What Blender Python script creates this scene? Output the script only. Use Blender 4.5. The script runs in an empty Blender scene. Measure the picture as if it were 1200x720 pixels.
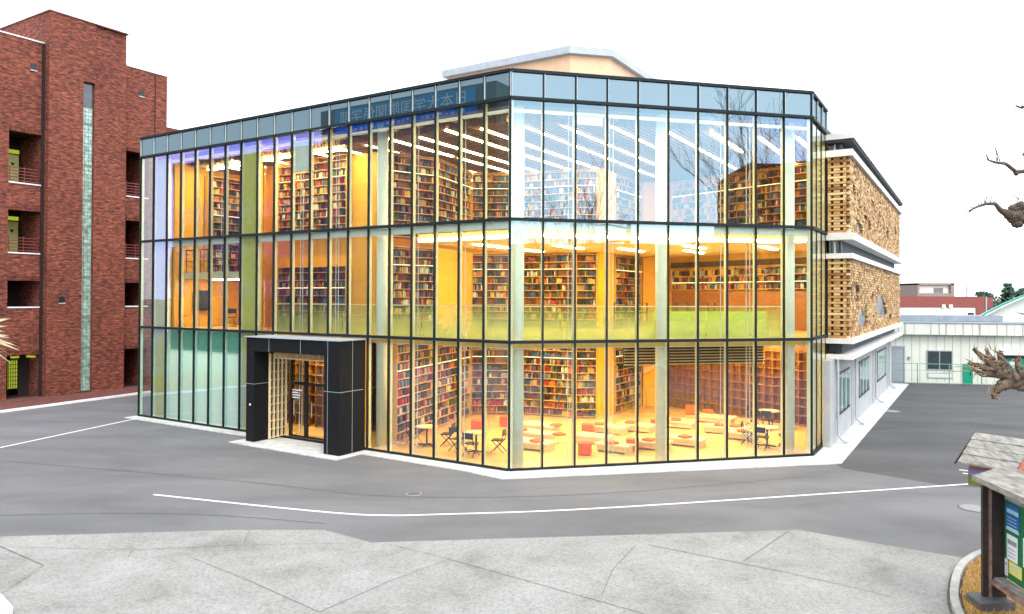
import bpy, math, random
from mathutils import Vector, Matrix
random.seed(7)
SC = bpy.context.scene
COL = SC.collection
R = math.radians

# ------------------------------------------------------------------ frames
class Fr:
    """a level frame: origin, x axis heading, y axis = x turned 90 degrees"""
    def __init__(s, ox, oy, dx, dy, oz=0.0):
        n = math.hypot(dx, dy)
        s.o = (ox, oy, oz); s.x = (dx/n, dy/n); s.y = (-dy/n, dx/n)
    def __call__(s, p):
        return Vector((s.o[0]+s.x[0]*p[0]+s.y[0]*p[1], s.o[1]+s.x[1]*p[0]+s.y[1]*p[1], s.o[2]+p[2]))
    def sub(s, x, y, dx=1, dy=0, z=0):
        q = s((x, y, z))
        return Fr(q.x, q.y, s.x[0]*dx+s.y[0]*dy, s.x[1]*dx+s.y[1]*dy, q.z)
    def ang(s): return math.atan2(s.x[1], s.x[0])
WORLD = Fr(0, 0, 1, 0)
TH = 1.0155
CX, CY = -0.0692, 24.0302
DL = (-math.sin(TH), math.cos(TH)); DS = (math.cos(TH), math.sin(TH))
FB = Fr(CX, CY, -DL[0], -DL[1])              # x = -u (right along the long front), y = w (into the building)
b_ = TH-0.75*math.pi
DR = (-math.sin(b_), math.cos(b_))
FC = Fr(CX, CY, DR[0], DR[1])                # the chamfer front
LENL, LENC = 20.3834, 11.0433
FS = Fr(CX+DR[0]*LENC, CY+DR[1]*LENC, DS[0], DS[1])   # right flank, y points inward
def UW(u, w, z=0.0): return FB((-u, w, z))

# ------------------------------------------------------------------ mesh builder
class MB:
    def __init__(s, fr=WORLD):
        s.v = []; s.f = []; s.uv = []; s.m = []; s.fr = fr; s.mi = 0
    def _add(s, pts, faces, uvs=None):
        o = len(s.v)
        s.v += [s.fr(p) for p in pts]
        for k, f in enumerate(faces):
            s.f.append([o+i for i in f]); s.m.append(s.mi)
            if uvs: s.uv.append(uvs[k])
            else:
                P = [Vector(pts[i]) for i in f]
                n = (P[1]-P[0]).cross(P[-1]-P[0])
                a = [abs(n.x), abs(n.y), abs(n.z)]
                if a[2] >= a[0] and a[2] >= a[1]: s.uv.append([(p.x, p.y) for p in P])
                elif a[1] >= a[0]: s.uv.append([(p.x, p.z) for p in P])
                else: s.uv.append([(p.y, p.z) for p in P])
        return s
    def box(s, x0, x1, y0, y1, z0, z1):
        if x0 > x1: x0, x1 = x1, x0
        if y0 > y1: y0, y1 = y1, y0
        p = [(x0,y0,z0),(x1,y0,z0),(x1,y1,z0),(x0,y1,z0),(x0,y0,z1),(x1,y0,z1),(x1,y1,z1),(x0,y1,z1)]
        return s._add(p, [(0,3,2,1),(4,5,6,7),(0,1,5,4),(1,2,6,5),(2,3,7,6),(3,0,4,7)])
    def prism(s, poly, z0, z1):
        a = sum(poly[i][0]*poly[(i+1)%len(poly)][1]-poly[(i+1)%len(poly)][0]*poly[i][1] for i in range(len(poly)))
        if a < 0: poly = poly[::-1]
        n = len(poly)
        p = [(x, y, z0) for x, y in poly]+[(x, y, z1) for x, y in poly]
        fs = [tuple(range(n))[::-1], tuple(range(n, 2*n))]+[(i, (i+1) % n, n+(i+1) % n, n+i) for i in range(n)]
        return s._add(p, fs)
    def xprism(s, prof, x0, x1):
        """profile in (y,z), swept along x"""
        a = sum(prof[i][0]*prof[(i+1)%len(prof)][1]-prof[(i+1)%len(prof)][0]*prof[i][1] for i in range(len(prof)))
        if a < 0: prof = prof[::-1]
        n = len(prof)
        p = [(x0, y, z) for y, z in prof]+[(x1, y, z) for y, z in prof]
        return s._add(p, [tuple(range(n))[::-1], tuple(range(n, 2*n))]+[(i, (i+1) % n, n+(i+1) % n, n+i) for i in range(n)])
    def sheet(s, poly, z):
        a = sum(poly[i][0]*poly[(i+1)%len(poly)][1]-poly[(i+1)%len(poly)][0]*poly[i][1] for i in range(len(poly)))
        if a < 0: poly = poly[::-1]
        return s._add([(x, y, z) for x, y in poly], [tuple(range(len(poly)))])
    def poly(s, pts): return s._add(pts, [tuple(range(len(pts)))])
    def cyl(s, x, y, z0, z1, r, r2=None, n=14):
        return s.tube([(x, y, z0), (x, y, z1)], [r, r if r2 is None else r2], n)
    def tube(s, path, rad, n=6, cap=True):
        P = [Vector(p) for p in path]
        if not isinstance(rad, (list, tuple)): rad = [rad]*len(P)
        pts = []; fs = []
        ref = None
        for i, p in enumerate(P):
            d = (P[min(i+1, len(P)-1)]-P[max(i-1, 0)])
            if d.length < 1e-9: d = Vector((0, 0, 1))
            d.normalize()
            if ref is None: ref = Vector((0, 0, 1)) if abs(d.z) < .9 else Vector((1, 0, 0))
            a = d.cross(ref)
            if a.length < 1e-4: a = d.orthogonal()
            a.normalize(); b = d.cross(a); ref = -b if False else ref
            for k in range(n):
                t = 2*math.pi*k/n
                q = p+(a*math.cos(t)+b*math.sin(t))*rad[i]
                pts.append(tuple(q))
        for i in range(len(P)-1):
            for k in range(n):
                fs.append((i*n+k, i*n+(k+1) % n, (i+1)*n+(k+1) % n, (i+1)*n+k))
        if cap:
            fs.append(tuple(range(n))[::-1]); fs.append(tuple(range((len(P)-1)*n, len(P)*n)))
        return s._add(pts, fs)
    def blob(s, c, r, amp=.25, seed=0, squash=(1, 1, 1), nu=12, nv=8):
        rr = random.Random(seed); pts = []; fs = []
        ph = [(rr.uniform(1, 4), rr.uniform(1, 4), rr.uniform(0, 6)) for _ in range(5)]
        for j in range(nv+1):
            th = math.pi*j/nv
            for i in range(nu):
                f = 2*math.pi*i/nu
                d = Vector((math.sin(th)*math.cos(f), math.sin(th)*math.sin(f), math.cos(th)))
                k = 1+amp*sum(math.sin(a*d.x*2+b*d.y*2+c_+d.z*2*a) for a, b, c_ in ph)/3
                pts.append((c[0]+d.x*r*k*squash[0], c[1]+d.y*r*k*squash[1], c[2]+d.z*r*k*squash[2]))
        for j in range(nv):
            for i in range(nu):
                fs.append((j*nu+i, (j+1)*nu+i, (j+1)*nu+(i+1) % nu, j*nu+(i+1) % nu))
        return s._add(pts, fs)
    def build(s, name, mats, parent=None, smooth=False, origin=None):
        if not isinstance(mats, (list, tuple)): mats = [mats]
        if origin is None: origin = Vector(parent.location) if parent is not None else None
        if origin is None:
            xs = [v.x for v in s.v]; ys = [v.y for v in s.v]; zs = [v.z for v in s.v]
            origin = Vector(((min(xs)+max(xs))/2, (min(ys)+max(ys))/2, min(zs)))
        if parent is not None and parent.parent is not None:
            origin = W0[parent.name]
        me = bpy.data.meshes.new(name)
        me.from_pydata([tuple(v-origin) for v in s.v], [], s.f)
        for m in mats: me.materials.append(m)
        uvl = me.uv_layers.new(name='UVMap')
        flat = []
        for f in s.uv:
            for a, b in f: flat += [a, b]
        uvl.data.foreach_set('uv', flat)
        me.polygons.foreach_set('material_index', s.m)
        if smooth: me.polygons.foreach_set('use_smooth', [True]*len(me.polygons))
        me.update()
        o = bpy.data.objects.new(name, me); COL.objects.link(o)
        if parent is not None:
            o.parent = parent
        else: o.location = origin
        W0[o.name] = Vector(origin)
        return o
W0 = {}
def tag(o, label=None, cat=None, group=None, kind=None):
    if label: o['label'] = label
    if cat: o['category'] = cat
    if group: o['group'] = group
    if kind: o['kind'] = kind
    return o
def empty(name, loc, label=None, cat=None, group=None, rz=0):
    o = bpy.data.objects.new(name, None); COL.objects.link(o)
    o.location = loc; o.rotation_euler = (0, 0, rz); o.empty_display_size = .2
    W0[o.name] = Vector(loc)
    return tag(o, label, cat, group)
KIDS = {}
def copy_tree(o, parent=None):
    c = o.copy(); COL.objects.link(c)
    if parent is not None: c.parent = parent
    for ch in list(o.children): copy_tree(ch, c)
    return c

# ------------------------------------------------------------------ materials
def srgb(h):
    h = h.lstrip('#'); v = [int(h[i:i+2], 16)/255 for i in (0, 2, 4)]
    return tuple(c/12.92 if c <= .04045 else ((c+.055)/1.055)**2.4 for c in v)
class N:
    def __init__(s, name):
        s.mat = bpy.data.materials.new(name); s.mat.use_nodes = True
        s.t = s.mat.node_tree; s.t.nodes.clear()
        s.out = s.t.nodes.new('ShaderNodeOutputMaterial')
    def n(s, typ, **kw):
        x = s.t.nodes.new(typ)
        for k, v in kw.items():
            if k.startswith('i_'):
                key = k[2:]; key = int(key) if key.isdigit() else key
                x.inputs[key].default_value = v
            else: setattr(x, k, v)
        return x
    def l(s, a, b): s.t.links.new(a, b)
    def ramp(s, src, stops):
        r = s.n('ShaderNodeValToRGB'); e = r.color_ramp.elements
        while len(e) < len(stops): e.new(.5)
        for k, (p, c) in enumerate(stops):
            e[k].position = p; e[k].color = (*c, 1) if len(c) == 3 else c
        s.l(src, r.inputs[0]); return r
def M(name, col, rough=.6, var=.12, scale=3.0, metal=0.0, spec=.4, coord='Object', bump=0.0, bscale=40, stretch=None):
    m = N(name); p = m.n('ShaderNodeBsdfPrincipled', i_Roughness=rough, i_Metallic=metal)
    p.inputs['Specular IOR Level'].default_value = spec
    m.l(p.outputs[0], m.out.inputs[0])
    tc = m.n('ShaderNodeTexCoord'); src = tc.outputs[coord]
    if stretch:
        mp = m.n('ShaderNodeMapping'); mp.inputs['Scale'].default_value = stretch; m.l(src, mp.inputs[0]); src = mp.outputs[0]
    nz = m.n('ShaderNodeTexNoise', i_Scale=scale, i_Detail=5.0, i_Roughness=.6); m.l(src, nz.inputs['Vector'])
    lo = tuple(c*(1-var*1.6) for c in col); hi = tuple(min(1, c*(1+var*1.6)) for c in col)
    r = m.ramp(nz.outputs['Fac'], [(.28, lo), (.72, hi)])
    m.l(r.outputs[0], p.inputs['Base Color'])
    if bump:
        n2 = m.n('ShaderNodeTexNoise', i_Scale=bscale, i_Detail=4.0); m.l(src, n2.inputs['Vector'])
        bp = m.n('ShaderNodeBump', i_Strength=bump, i_Distance=.02); m.l(n2.outputs['Fac'], bp.inputs['Height']); m.l(bp.outputs[0], p.inputs['Normal'])
    return m.mat
def emit(name, col, s):
    m = N(name); e = m.n('ShaderNodeEmission', i_Color=(*col, 1), i_Strength=s); m.l(e.outputs[0], m.out.inputs[0]); return m.mat

def glass(name, trans, base=.18, near=(.52, .82, 1.0), far=(.25, .27, 1.0), wob=.0015, slant=2.1):
    """coated insulating glass: clear body, mirror coating whose hue shifts to violet at a slant"""
    m = N(name)
    lw = m.n('ShaderNodeLayerWeight', i_Blend=.5)
    tint = m.ramp(lw.outputs['Facing'], [(.14, near), (.36, far), (.8, (.8, .9, .9))])
    fac = m.ramp(lw.outputs['Facing'], [(.05, (base,)*3), (.18, (base*1.1,)*3), (.36, (base*slant,)*3), (.8, (.5,)*3), (1.0, (1,)*3)])
    geo = m.n('ShaderNodeNewGeometry')
    inv = m.n('ShaderNodeMath', operation='SUBTRACT', i_0=1.0); m.l(geo.outputs['Backfacing'], inv.inputs[1])
    mul = m.n('ShaderNodeMath', operation='MULTIPLY'); m.l(fac.outputs[0], mul.inputs[0]); m.l(inv.outputs[0], mul.inputs[1])
    tr = m.n('ShaderNodeBsdfTransparent', i_Color=(*trans, 1))
    gl = m.n('ShaderNodeBsdfGlossy', i_Roughness=0.0); m.l(tint.outputs[0], gl.inputs['Color'])
    tc = m.n('ShaderNodeTexCoord'); nz = m.n('ShaderNodeTexNoise', i_Scale=.7, i_Detail=1.0); m.l(tc.outputs['Object'], nz.inputs['Vector'])
    bp = m.n('ShaderNodeBump', i_Strength=.25, i_Distance=wob*10); m.l(nz.outputs['Fac'], bp.inputs['Height']); m.l(bp.outputs[0], gl.inputs['Normal'])
    mx = m.n('ShaderNodeMixShader'); m.l(mul.outputs[0], mx.inputs[0]); m.l(tr.outputs[0], mx.inputs[1]); m.l(gl.outputs[0], mx.inputs[2])
    m.l(mx.outputs[0], m.out.inputs[0]); return m.mat

def brick_mat(name, c1, c2, mortar, bw=.24, bh=.075, rough=.85):
    m = N(name); p = m.n('ShaderNodeBsdfPrincipled', i_Roughness=rough); p.inputs['Specular IOR Level'].default_value = .25
    m.l(p.outputs[0], m.out.inputs[0])
    tc = m.n('ShaderNodeTexCoord')
    bt = m.n('ShaderNodeTexBrick', offset=.5, i_Scale=1.0, i_Color1=(*c1, 1), i_Color2=(*c2, 1), i_Mortar=(*mortar, 1))
    bt.inputs['Mortar Size'].default_value = .008; bt.inputs['Brick Width'].default_value = bw; bt.inputs['Row Height'].default_value = bh
    bt.inputs['Bias'].default_value = 0.0
    m.l(tc.outputs['UV'], bt.inputs['Vector'])
    # per-patch burn marks in the fired clay
    mp = m.n('ShaderNodeMapping'); mp.inputs['Scale'].default_value = (2.2, 7.5, 1); m.l(tc.outputs['UV'], mp.inputs[0])
    nz = m.n('ShaderNodeTexNoise', i_Scale=1.3, i_Detail=6.0, i_Roughness=.75); m.l(mp.outputs[0], nz.inputs['Vector'])
    rp = m.ramp(nz.outputs['Fac'], [(.34, (.22, .22, .27)), (.5, (.85, .85, .85)), (.66, (1.75, 1.6, 1.35))])
    mx = m.n('ShaderNodeMix', data_type='RGBA', blend_type='MULTIPLY'); mx.inputs[0].default_value = 1.0
    m.l(bt.outputs['Color'], mx.inputs[6]); m.l(rp.outputs[0], mx.inputs[7])
    n2 = m.n('ShaderNodeTexNoise', i_Scale=.35, i_Detail=3.0); m.l(tc.outputs['UV'], n2.inputs['Vector'])
    r2 = m.ramp(n2.outputs['Fac'], [(.3, (.78, .76, .78)), (.7, (1.12, 1.1, 1.08))])
    m2 = m.n('ShaderNodeMix', data_type='RGBA', blend_type='MULTIPLY'); m2.inputs[0].default_value = 1.0
    m.l(mx.outputs[2], m2.inputs[6]); m.l(r2.outputs[0], m2.inputs[7])
    m.l(m2.outputs[2], p.inputs['Base Color'])
    bp = m.n('ShaderNodeBump', i_Strength=.5, i_Distance=.01); m.l(bt.outputs['Fac'], bp.inputs['Height']); bp.invert = True
    m.l(bp.outputs[0], p.inputs['Normal'])
    return m.mat

def asphalt(name, base, patchy=.25, tint=(1, 1.01, 1.05), rough=.8):
    m = N(name); p = m.n('ShaderNodeBsdfPrincipled', i_Roughness=rough); p.inputs['Specular IOR Level'].default_value = .35
    m.l(p.outputs[0], m.out.inputs[0])
    tc = m.n('ShaderNodeTexCoord')
    c = [base*t for t in tint]
    mp = m.n('ShaderNodeMapping'); mp.inputs['Scale'].default_value = (.16, .42, 1); mp.inputs['Rotation'].default_value = (0, 0, -.15); m.l(tc.outputs['Object'], mp.inputs[0])
    n1 = m.n('ShaderNodeTexNoise', i_Scale=1.0, i_Detail=6.0, i_Roughness=.62, i_Distortion=.6); m.l(mp.outputs[0], n1.inputs['Vector'])
    r1 = m.ramp(n1.outputs['Fac'], [(.3, tuple(x*(1-patchy) for x in c)), (.52, tuple(c)), (.72, tuple(x*(1+patchy) for x in c))])
    n2 = m.n('ShaderNodeTexNoise', i_Scale=55.0, i_Detail=3.0, i_Roughness=.7); m.l(tc.outputs['Object'], n2.inputs['Vector'])
    r2 = m.ramp(n2.outputs['Fac'], [(.3, (.72, .72, .72)), (.7, (1.25, 1.25, 1.25))])
    mx = m.n('ShaderNodeMix', data_type='RGBA', blend_type='MULTIPLY'); mx.inputs[0].default_value = 1.0
    m.l(r1.outputs[0], mx.inputs[6]); m.l(r2.outputs[0], mx.inputs[7]); m.l(mx.outputs[2], p.inputs['Base Color'])
    bp = m.n('ShaderNodeBump', i_Strength=.35, i_Distance=.01); m.l(n2.outputs['Fac'], bp.inputs['Height']); m.l(bp.outputs[0], p.inputs['Normal'])
    return m.mat

def concrete(name, base):
    m = N(name); p = m.n('ShaderNodeBsdfPrincipled', i_Roughness=.9); p.inputs['Specular IOR Level'].default_value = .2
    m.l(p.outputs[0], m.out.inputs[0]); tc = m.n('ShaderNodeTexCoord')
    n1 = m.n('ShaderNodeTexNoise', i_Scale=.55, i_Detail=7.0, i_Roughness=.7, i_Distortion=.4); m.l(tc.outputs['Object'], n1.inputs['Vector'])
    r1 = m.ramp(n1.outputs['Fac'], [(.26, tuple(base*x for x in (.62, .61, .57))), (.44, tuple(base*x for x in (.91, .90, .86))), (.6, tuple(base*x for x in (1.05, 1.05, 1.02))), (.76, tuple(base*x for x in (1.25, 1.25, 1.23)))])
    n2 = m.n('ShaderNodeTexNoise', i_Scale=16.0, i_Detail=6.0, i_Roughness=.8); m.l(tc.outputs['Object'], n2.inputs['Vector'])
    r2 = m.ramp(n2.outputs['Fac'], [(.34, (.64, .64, .62)), (.5, (1.0, 1.0, .99)), (.66, (1.22, 1.22, 1.19))])
    mx = m.n('ShaderNodeMix', data_type='RGBA', blend_type='MULTIPLY'); mx.inputs[0].default_value = 1.0
    m.l(r1.outputs[0], mx.inputs[6]); m.l(r2.outputs[0], mx.inputs[7])
    vo = m.n('ShaderNodeTexVoronoi', i_Scale=60.0); m.l(tc.outputs['Object'], vo.inputs['Vector'])
    r3 = m.ramp(vo.outputs['Distance'], [(.0, (.5, .5, .5)), (.35, (1.05, 1.05, 1.05))])
    m3 = m.n('ShaderNodeMix', data_type='RGBA', blend_type='MULTIPLY'); m3.inputs[0].default_value = .8
    m.l(mx.outputs[2], m3.inputs[6]); m.l(r3.outputs[0], m3.inputs[7]); m.l(m3.outputs[2], p.inputs['Base Color'])
    bp = m.n('ShaderNodeBump', i_Strength=.5, i_Distance=.01); m.l(n2.outputs['Fac'], bp.inputs['Height']); m.l(bp.outputs[0], p.inputs['Normal'])
    return m.mat

def wood(name, col, var=.18, rough=.5, scale=(1.2, 1.2, 9)):
    return M(name, col, rough, var, 2.5, stretch=scale)

G_ = {}
G_['pane'] = glass('coated_glass', (.93, .97, .92))
G_['clear'] = glass('clear_glass', (.92, .97, .94), base=.07, near=(.9, .95, 1), far=(.9, .95, 1), slant=1.2)
def parapet_mat():
    m = N('enamelled_glass')
    d = m.n('ShaderNodeBsdfDiffuse', i_Color=(.025, .05, .055, 1)); g = m.n('ShaderNodeBsdfGlossy', i_Roughness=.0, i_Color=(.36, .48, .55, 1))
    lw = m.n('ShaderNodeLayerWeight', i_Blend=.5); pw = m.n('ShaderNodeMath', operation='POWER', i_1=4.5); m.l(lw.outputs['Facing'], pw.inputs[0])
    fac = m.n('ShaderNodeMapRange', i_1=0.0, i_2=1.0, i_3=.3, i_4=1.0); m.l(pw.outputs[0], fac.inputs[0])
    mx = m.n('ShaderNodeMixShader'); m.l(fac.outputs[0], mx.inputs[0]); m.l(d.outputs[0], mx.inputs[1]); m.l(g.outputs[0], mx.inputs[2]); m.l(mx.outputs[0], m.out.inputs[0])
    return m.mat
G_['parapet'] = parapet_mat()
def frost_mat(name, col, lo, hi, zlo, zhi):
    """printed film on balustrade glass: denser at the foot, clear at the top"""
    m = N(name); tc = m.n('ShaderNodeTexCoord'); sp = m.n('ShaderNodeSeparateXYZ'); m.l(tc.outputs['UV'], sp.inputs[0])
    mr = m.n('ShaderNodeMapRange', i_1=zlo, i_2=zhi, i_3=lo, i_4=hi); m.l(sp.outputs['Y'], mr.inputs[0])
    d = m.n('ShaderNodeBsdfDiffuse', i_Color=(*col, 1)); t2 = m.n('ShaderNodeBsdfTranslucent', i_Color=(*col, 1)); ad = m.n('ShaderNodeMixShader', i_0=.45)
    m.l(d.outputs[0], ad.inputs[1]); m.l(t2.outputs[0], ad.inputs[2])
    tr = m.n('ShaderNodeBsdfTransparent', i_Color=(.88, .96, .8, 1)); mx = m.n('ShaderNodeMixShader')
    m.l(mr.outputs[0], mx.inputs[0]); m.l(tr.outputs[0], mx.inputs[1]); m.l(ad.outputs[0], mx.inputs[2]); m.l(mx.outputs[0], m.out.inputs[0]); return m.mat
G_['frost'] = frost_mat('frosted_film', (.66, .76, .38), .7, .08, 4.2, 5.25)

X = {}
X['frame'] = M('dark_aluminium', (.006, .014, .017), .6, .1, spec=.2)
X['frame_edge'] = M('pale_aluminium', (.45, .5, .5), .4, .05)
X['fin'] = M('cream_fin', (.84, .76, .5), .5, .05)
X['column'] = M('white_column', (.86, .90, .84), .5, .04)
X['cassette'] = M('blind_white', (.84, .86, .84), .6, .04)
def cloth_mat(name, col):
    m = N(name); d = m.n('ShaderNodeBsdfDiffuse', i_Color=(*col, 1)); t2 = m.n('ShaderNodeBsdfTranslucent', i_Color=(*col, 1)); mx = m.n('ShaderNodeMixShader', i_0=.5)
    m.l(d.outputs[0], mx.inputs[1]); m.l(t2.outputs[0], mx.inputs[2]); m.l(mx.outputs[0], m.out.inputs[0]); return m.mat
X['mint'] = cloth_mat('mint_blind', (.84, .96, .91))
X['mintfin'] = M('mint_fin', (.62, .84, .76), .5, .04)
X['mintd'] = M('mint_pelmet', (.2, .5, .36), .6, .06)
X['olive'] = M('olive_bounce_tint', (.66, .60, .13), .6, .06)  # orange bounce light on the pale pier is mixed into this olive
X['wood_wall'] = wood('amber_panel', (.78, .40, .014), .05)
X['wood_shelf'] = wood('honey_shelf', (.70, .40, .09), .12)
X['wood_back'] = wood('walnut_back', (.20, .09, .022), .15)
X['wood_dark'] = wood('dark_lattice', (.30, .12, .022), .2)
X['wood_slat'] = wood('brown_slat', (.21, .115, .04), .2, scale=(.5, .5, 3))
X['floor'] = M('maple_floor', (.74, .43, .135), .4, .08, stretch=(1.5, 6, 1))
X['bench'] = M('pale_maple', (.78, .60, .34), .5, .07)
X['cushion'] = M('coral_fabric', (.80, .11, .02), .8, .1, 12)
X['ceil'] = M('dark_ceiling', (.07, .045, .022), .8, .1)
X['soffit'] = M('cream_soffit', (.8, .72, .5), .7, .04)
X['black'] = M('black_metal', (.012, .012, .014), .4, .1)
X['cladding'] = M('charcoal_cladding', (.007, .008, .009), .7, .12, 8, spec=.15)
X['white'] = M('white_paint', (.78, .79, .8), .6, .04)
X['offwhite'] = M('offwhite_paint', (.62, .64, .64), .6, .06)
X['lime'] = M('lime_uphol', (.60, .66, .07), .7, .08)
X['peach'] = M('peach_render', (.62, .40, .25), .85, .05)
X['fascia'] = M('zinc_fascia', (.33, .36, .39), .5, .08)
X['brick'] = brick_mat('red_brick', (.30, .086, .05), (.14, .044, .033), (.07, .036, .03))
X['brick_soldier'] = brick_mat('red_soldier_brick', (.22, .055, .032), (.09, .026, .02), (.06, .036, .03), .075, .24)
X['paver'] = M('red_paver', (.12, .04, .032), .85, .25, 4, bump=.3)
X['recess'] = M('shaded_recess', (.016, .008, .007), .85, .15)  # near-black: balcony shade is put into the colour; pipe and grid share it
X['rail_red'] = M('maroon_rail', (.16, .03, .03), .5, .1)
X['gblock'] = M('glass_block', (.24, .36, .31), .15, .5, 4, spec=.7)
X['gblock_d'] = M('dark_window_glass', (.02, .03, .045), .08, .3, 4, spec=.8)
X['mortar'] = M('block_grout', (.16, .2, .17), .6, .1)
X['lamp_green'] = emit('lit_yellow_green', (.62, .72, .06), .3)
X['door_yellow'] = M('pale_yellow_door', (.62, .62, .22), .6, .05)
X['concrete_w'] = M('grey_panel', (.34, .355, .36), .85, .08, 1.2, bump=.15, bscale=25)
X['ledge'] = M('pale_ledge', (.60, .61, .6), .7, .06)
X['recess_g'] = M('dark_recess', (.035, .045, .05), .7, .15)
X['tile_a'] = M('tile_straw', (.46, .29, .115), .7, .15, 5)
X['tile_b'] = M('tile_amber', (.36, .19, .06), .7, .2, 5)
X['tile_c'] = M('tile_umber', (.22, .105, .045), .7, .2, 5)
X['tile_d'] = M('tile_cream', (.60, .44, .22), .7, .1, 5)
X['tile_back'] = M('screen_backing', (.05, .035, .025), .8, .15)
X['tile_grey'] = M('slate_window', (.15, .18, .22), .3, .12, 3)
X['asphalt'] = asphalt('worn_asphalt', .135, .24)
X['asphalt_dark'] = asphalt('new_asphalt', .075, .3, (1, 1, 1.03))
X['seam'] = M('asphalt_seam', (.085, .085, .088), .85, .3, 3)
X['concrete'] = concrete('broom_concrete', .255)
X['apron'] = M('pale_apron', (.50, .50, .49), .85, .16, 2.2, bump=.2)
X['line'] = M('road_paint', (.72, .72, .71), .7, .1, 6)
X['kerb'] = M('kerb_stone', (.34, .34, .33), .85, .15, 5, bump=.2)
X['joint'] = M('joint_filler', (.10, .095, .08), .9, .2, 8)
X['soil'] = M('dry_soil', (.24, .15, .06), .95, .25, 9, bump=.5)
X['straw'] = M('dry_grass', (.50, .30, .08), .9, .3, 12)
X['iron'] = M('cast_iron', (.085, .085, .09), .6, .25, 30, bump=.5, bscale=60)
X['iron_pale'] = M('pale_cover', (.23, .23, .23), .7, .2, 25, bump=.4, bscale=60)
X['oldwood'] = M('weathered_wood', (.25, .24, .215), .85, .32, 2.0, stretch=(6, 1.5, 6), bump=.4, bscale=18)
X['rust'] = M('rusty_post', (.22, .13, .11), .7, .35, 6)
X['brownsteel'] = M('brown_steel', (.028, .019, .016), .5, .2, 8)
X['pink'] = M('salmon_paint', (.50, .17, .11), .7, .15, 4)
X['boardgreen'] = M('green_felt', (.01, .15, .05), .85, .1, 20)
X['paper'] = M('white_paper', (.74, .77, .77), .8, .03)
X['paper_b'] = M('blue_print', (.02, .12, .36), .7, .1)
X['paper_y'] = M('yellow_print', (.75, .62, .05), .7, .1)
X['paper_l'] = M('pale_blue_print', (.35, .58, .72), .7, .1)
X['ink'] = M('grey_print', (.25, .27, .28), .8, .1)
X['bark'] = M('plane_bark', (.085, .064, .048), .9, .4, 9, bump=.8, bscale=30)
X['bark_pale'] = M('pruned_knuckle', (.115, .082, .058), .9, .5, 11, bump=1.0, bscale=26)
X['twig'] = M('straw_twig', (.26, .19, .11), .9, .25, 9)
X['leaf'] = M('conifer_leaf', (.035, .075, .045), .8, .4, 2)
X['palm'] = M('dry_palm', (.62, .56, .38), .8, .15, 6)
X['palmtrunk'] = M('palm_trunk', (.16, .12, .08), .9, .3, 9, bump=.6)
X['taupe'] = M('taupe_wall', (.24, .19, .165), .8, .1)
X['shed'] = M('cream_siding', (.60, .62, .54), .7, .05, 1.0)
X['shed_trim'] = M('siding_groove', (.33, .34, .28), .7, .1)
X['redwall'] = M('oxide_red_wall', (.21, .058, .045), .8, .06)
X['creamwall'] = M('ivory_wall', (.72, .69, .60), .8, .04)
X['slate'] = M('blue_roof_sheet', (.24, .28, .32), .5, .1)
X['shutter'] = M('grey_shutter', (.30, .34, .36), .5, .06)
X['green'] = M('green_panel', (.0, .26, .14), .5, .1)
X['fencegreen'] = M('fence_green', (.12, .30, .22), .5, .1)
X['winglass'] = M('window_glass', (.03, .045, .045), .06, .3, 2, spec=.9)
X['winteal'] = M('teal_window_glass', (.09, .20, .19), .08, .3, 1.5, spec=.8)
X['opp'] = M('grey_office_wall', (.13, .13, .125), .8, .1)
X['opp2'] = M('brown_office_wall', (.085, .08, .06), .8, .1)
X['banner'] = M('blue_banner', (.02, .28, .62), .6, .05)
X['bannertext'] = M('pale_banner_text', (.82, .85, .85), .6, .03)
X['gutter'] = M('steel_pipe', (.38, .40, .41), .4, .06)
X['lilac'] = M('lilac_flower_print', (.16, .12, .24), .7, .4, 40)
X['flowergreen'] = M('green_flower_print', (.12, .14, .03), .7, .5, 40)
X['strip'] = emit('linear_lamp', (1.0, .80, .44), 20.0)
X['cove'] = emit('cove_lamp', (1.0, .80, .46), 32.0)
X['panel_lamp'] = emit('ceiling_panel_lamp', (1.0, .78, .42), 74.0)
X['panel_lamp_b'] = emit('ceiling_panel_lamp_upper', (1.0, .80, .46), 60.0)
X['blind_fill'] = emit('blind_fill_white', (.92, 1.0, .95), 210.0)
X['shelf_lamp'] = emit('shelf_lamp', (1.0, .74, .32), 2.4)
BOOKC = [('red', (.45, .035, .03)), ('dark green', (.05, .11, .05)), ('navy', (.03, .045, .12)), ('brown', (.20, .09, .04)), ('white', (.70, .68, .60)),
         ('tan', (.45, .28, .12)), ('black', (.025, .022, .022)), ('orange', (.60, .20, .04)), ('maroon', (.16, .025, .035)), ('yellow', (.62, .45, .08)), ('grey', (.22, .22, .22)), ('blue', (.06, .14, .30))]
BM = [M('book_'+n.replace(' ', '_'), tuple(.8*q for q in c), .6, .15, 20) for n, c in BOOKC]

# ------------------------------------------------------------------ ground
def S(name, mb, mat, kind='structure', smooth=False):
    o = mb.build(name, mat, smooth=smooth, origin=Vector((0, 0, 0))); o['kind'] = kind; return o
S('ground', MB().sheet([(-1500, -1500), (1500, -1500), (1500, 1500), (-1500, 1500)], 0), X['asphalt'])
g = MB(FB); g.sheet([(8.55, 7.3), (9.05, 6.4), (12.0, 5.6), (17.5, 7.6), (40, 18), (40, 30), (15.5, 38.0), (7.4, 35.2), (7.9, 20)], .004)
S('asphalt_patch', g, X['asphalt_dark'])
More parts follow.
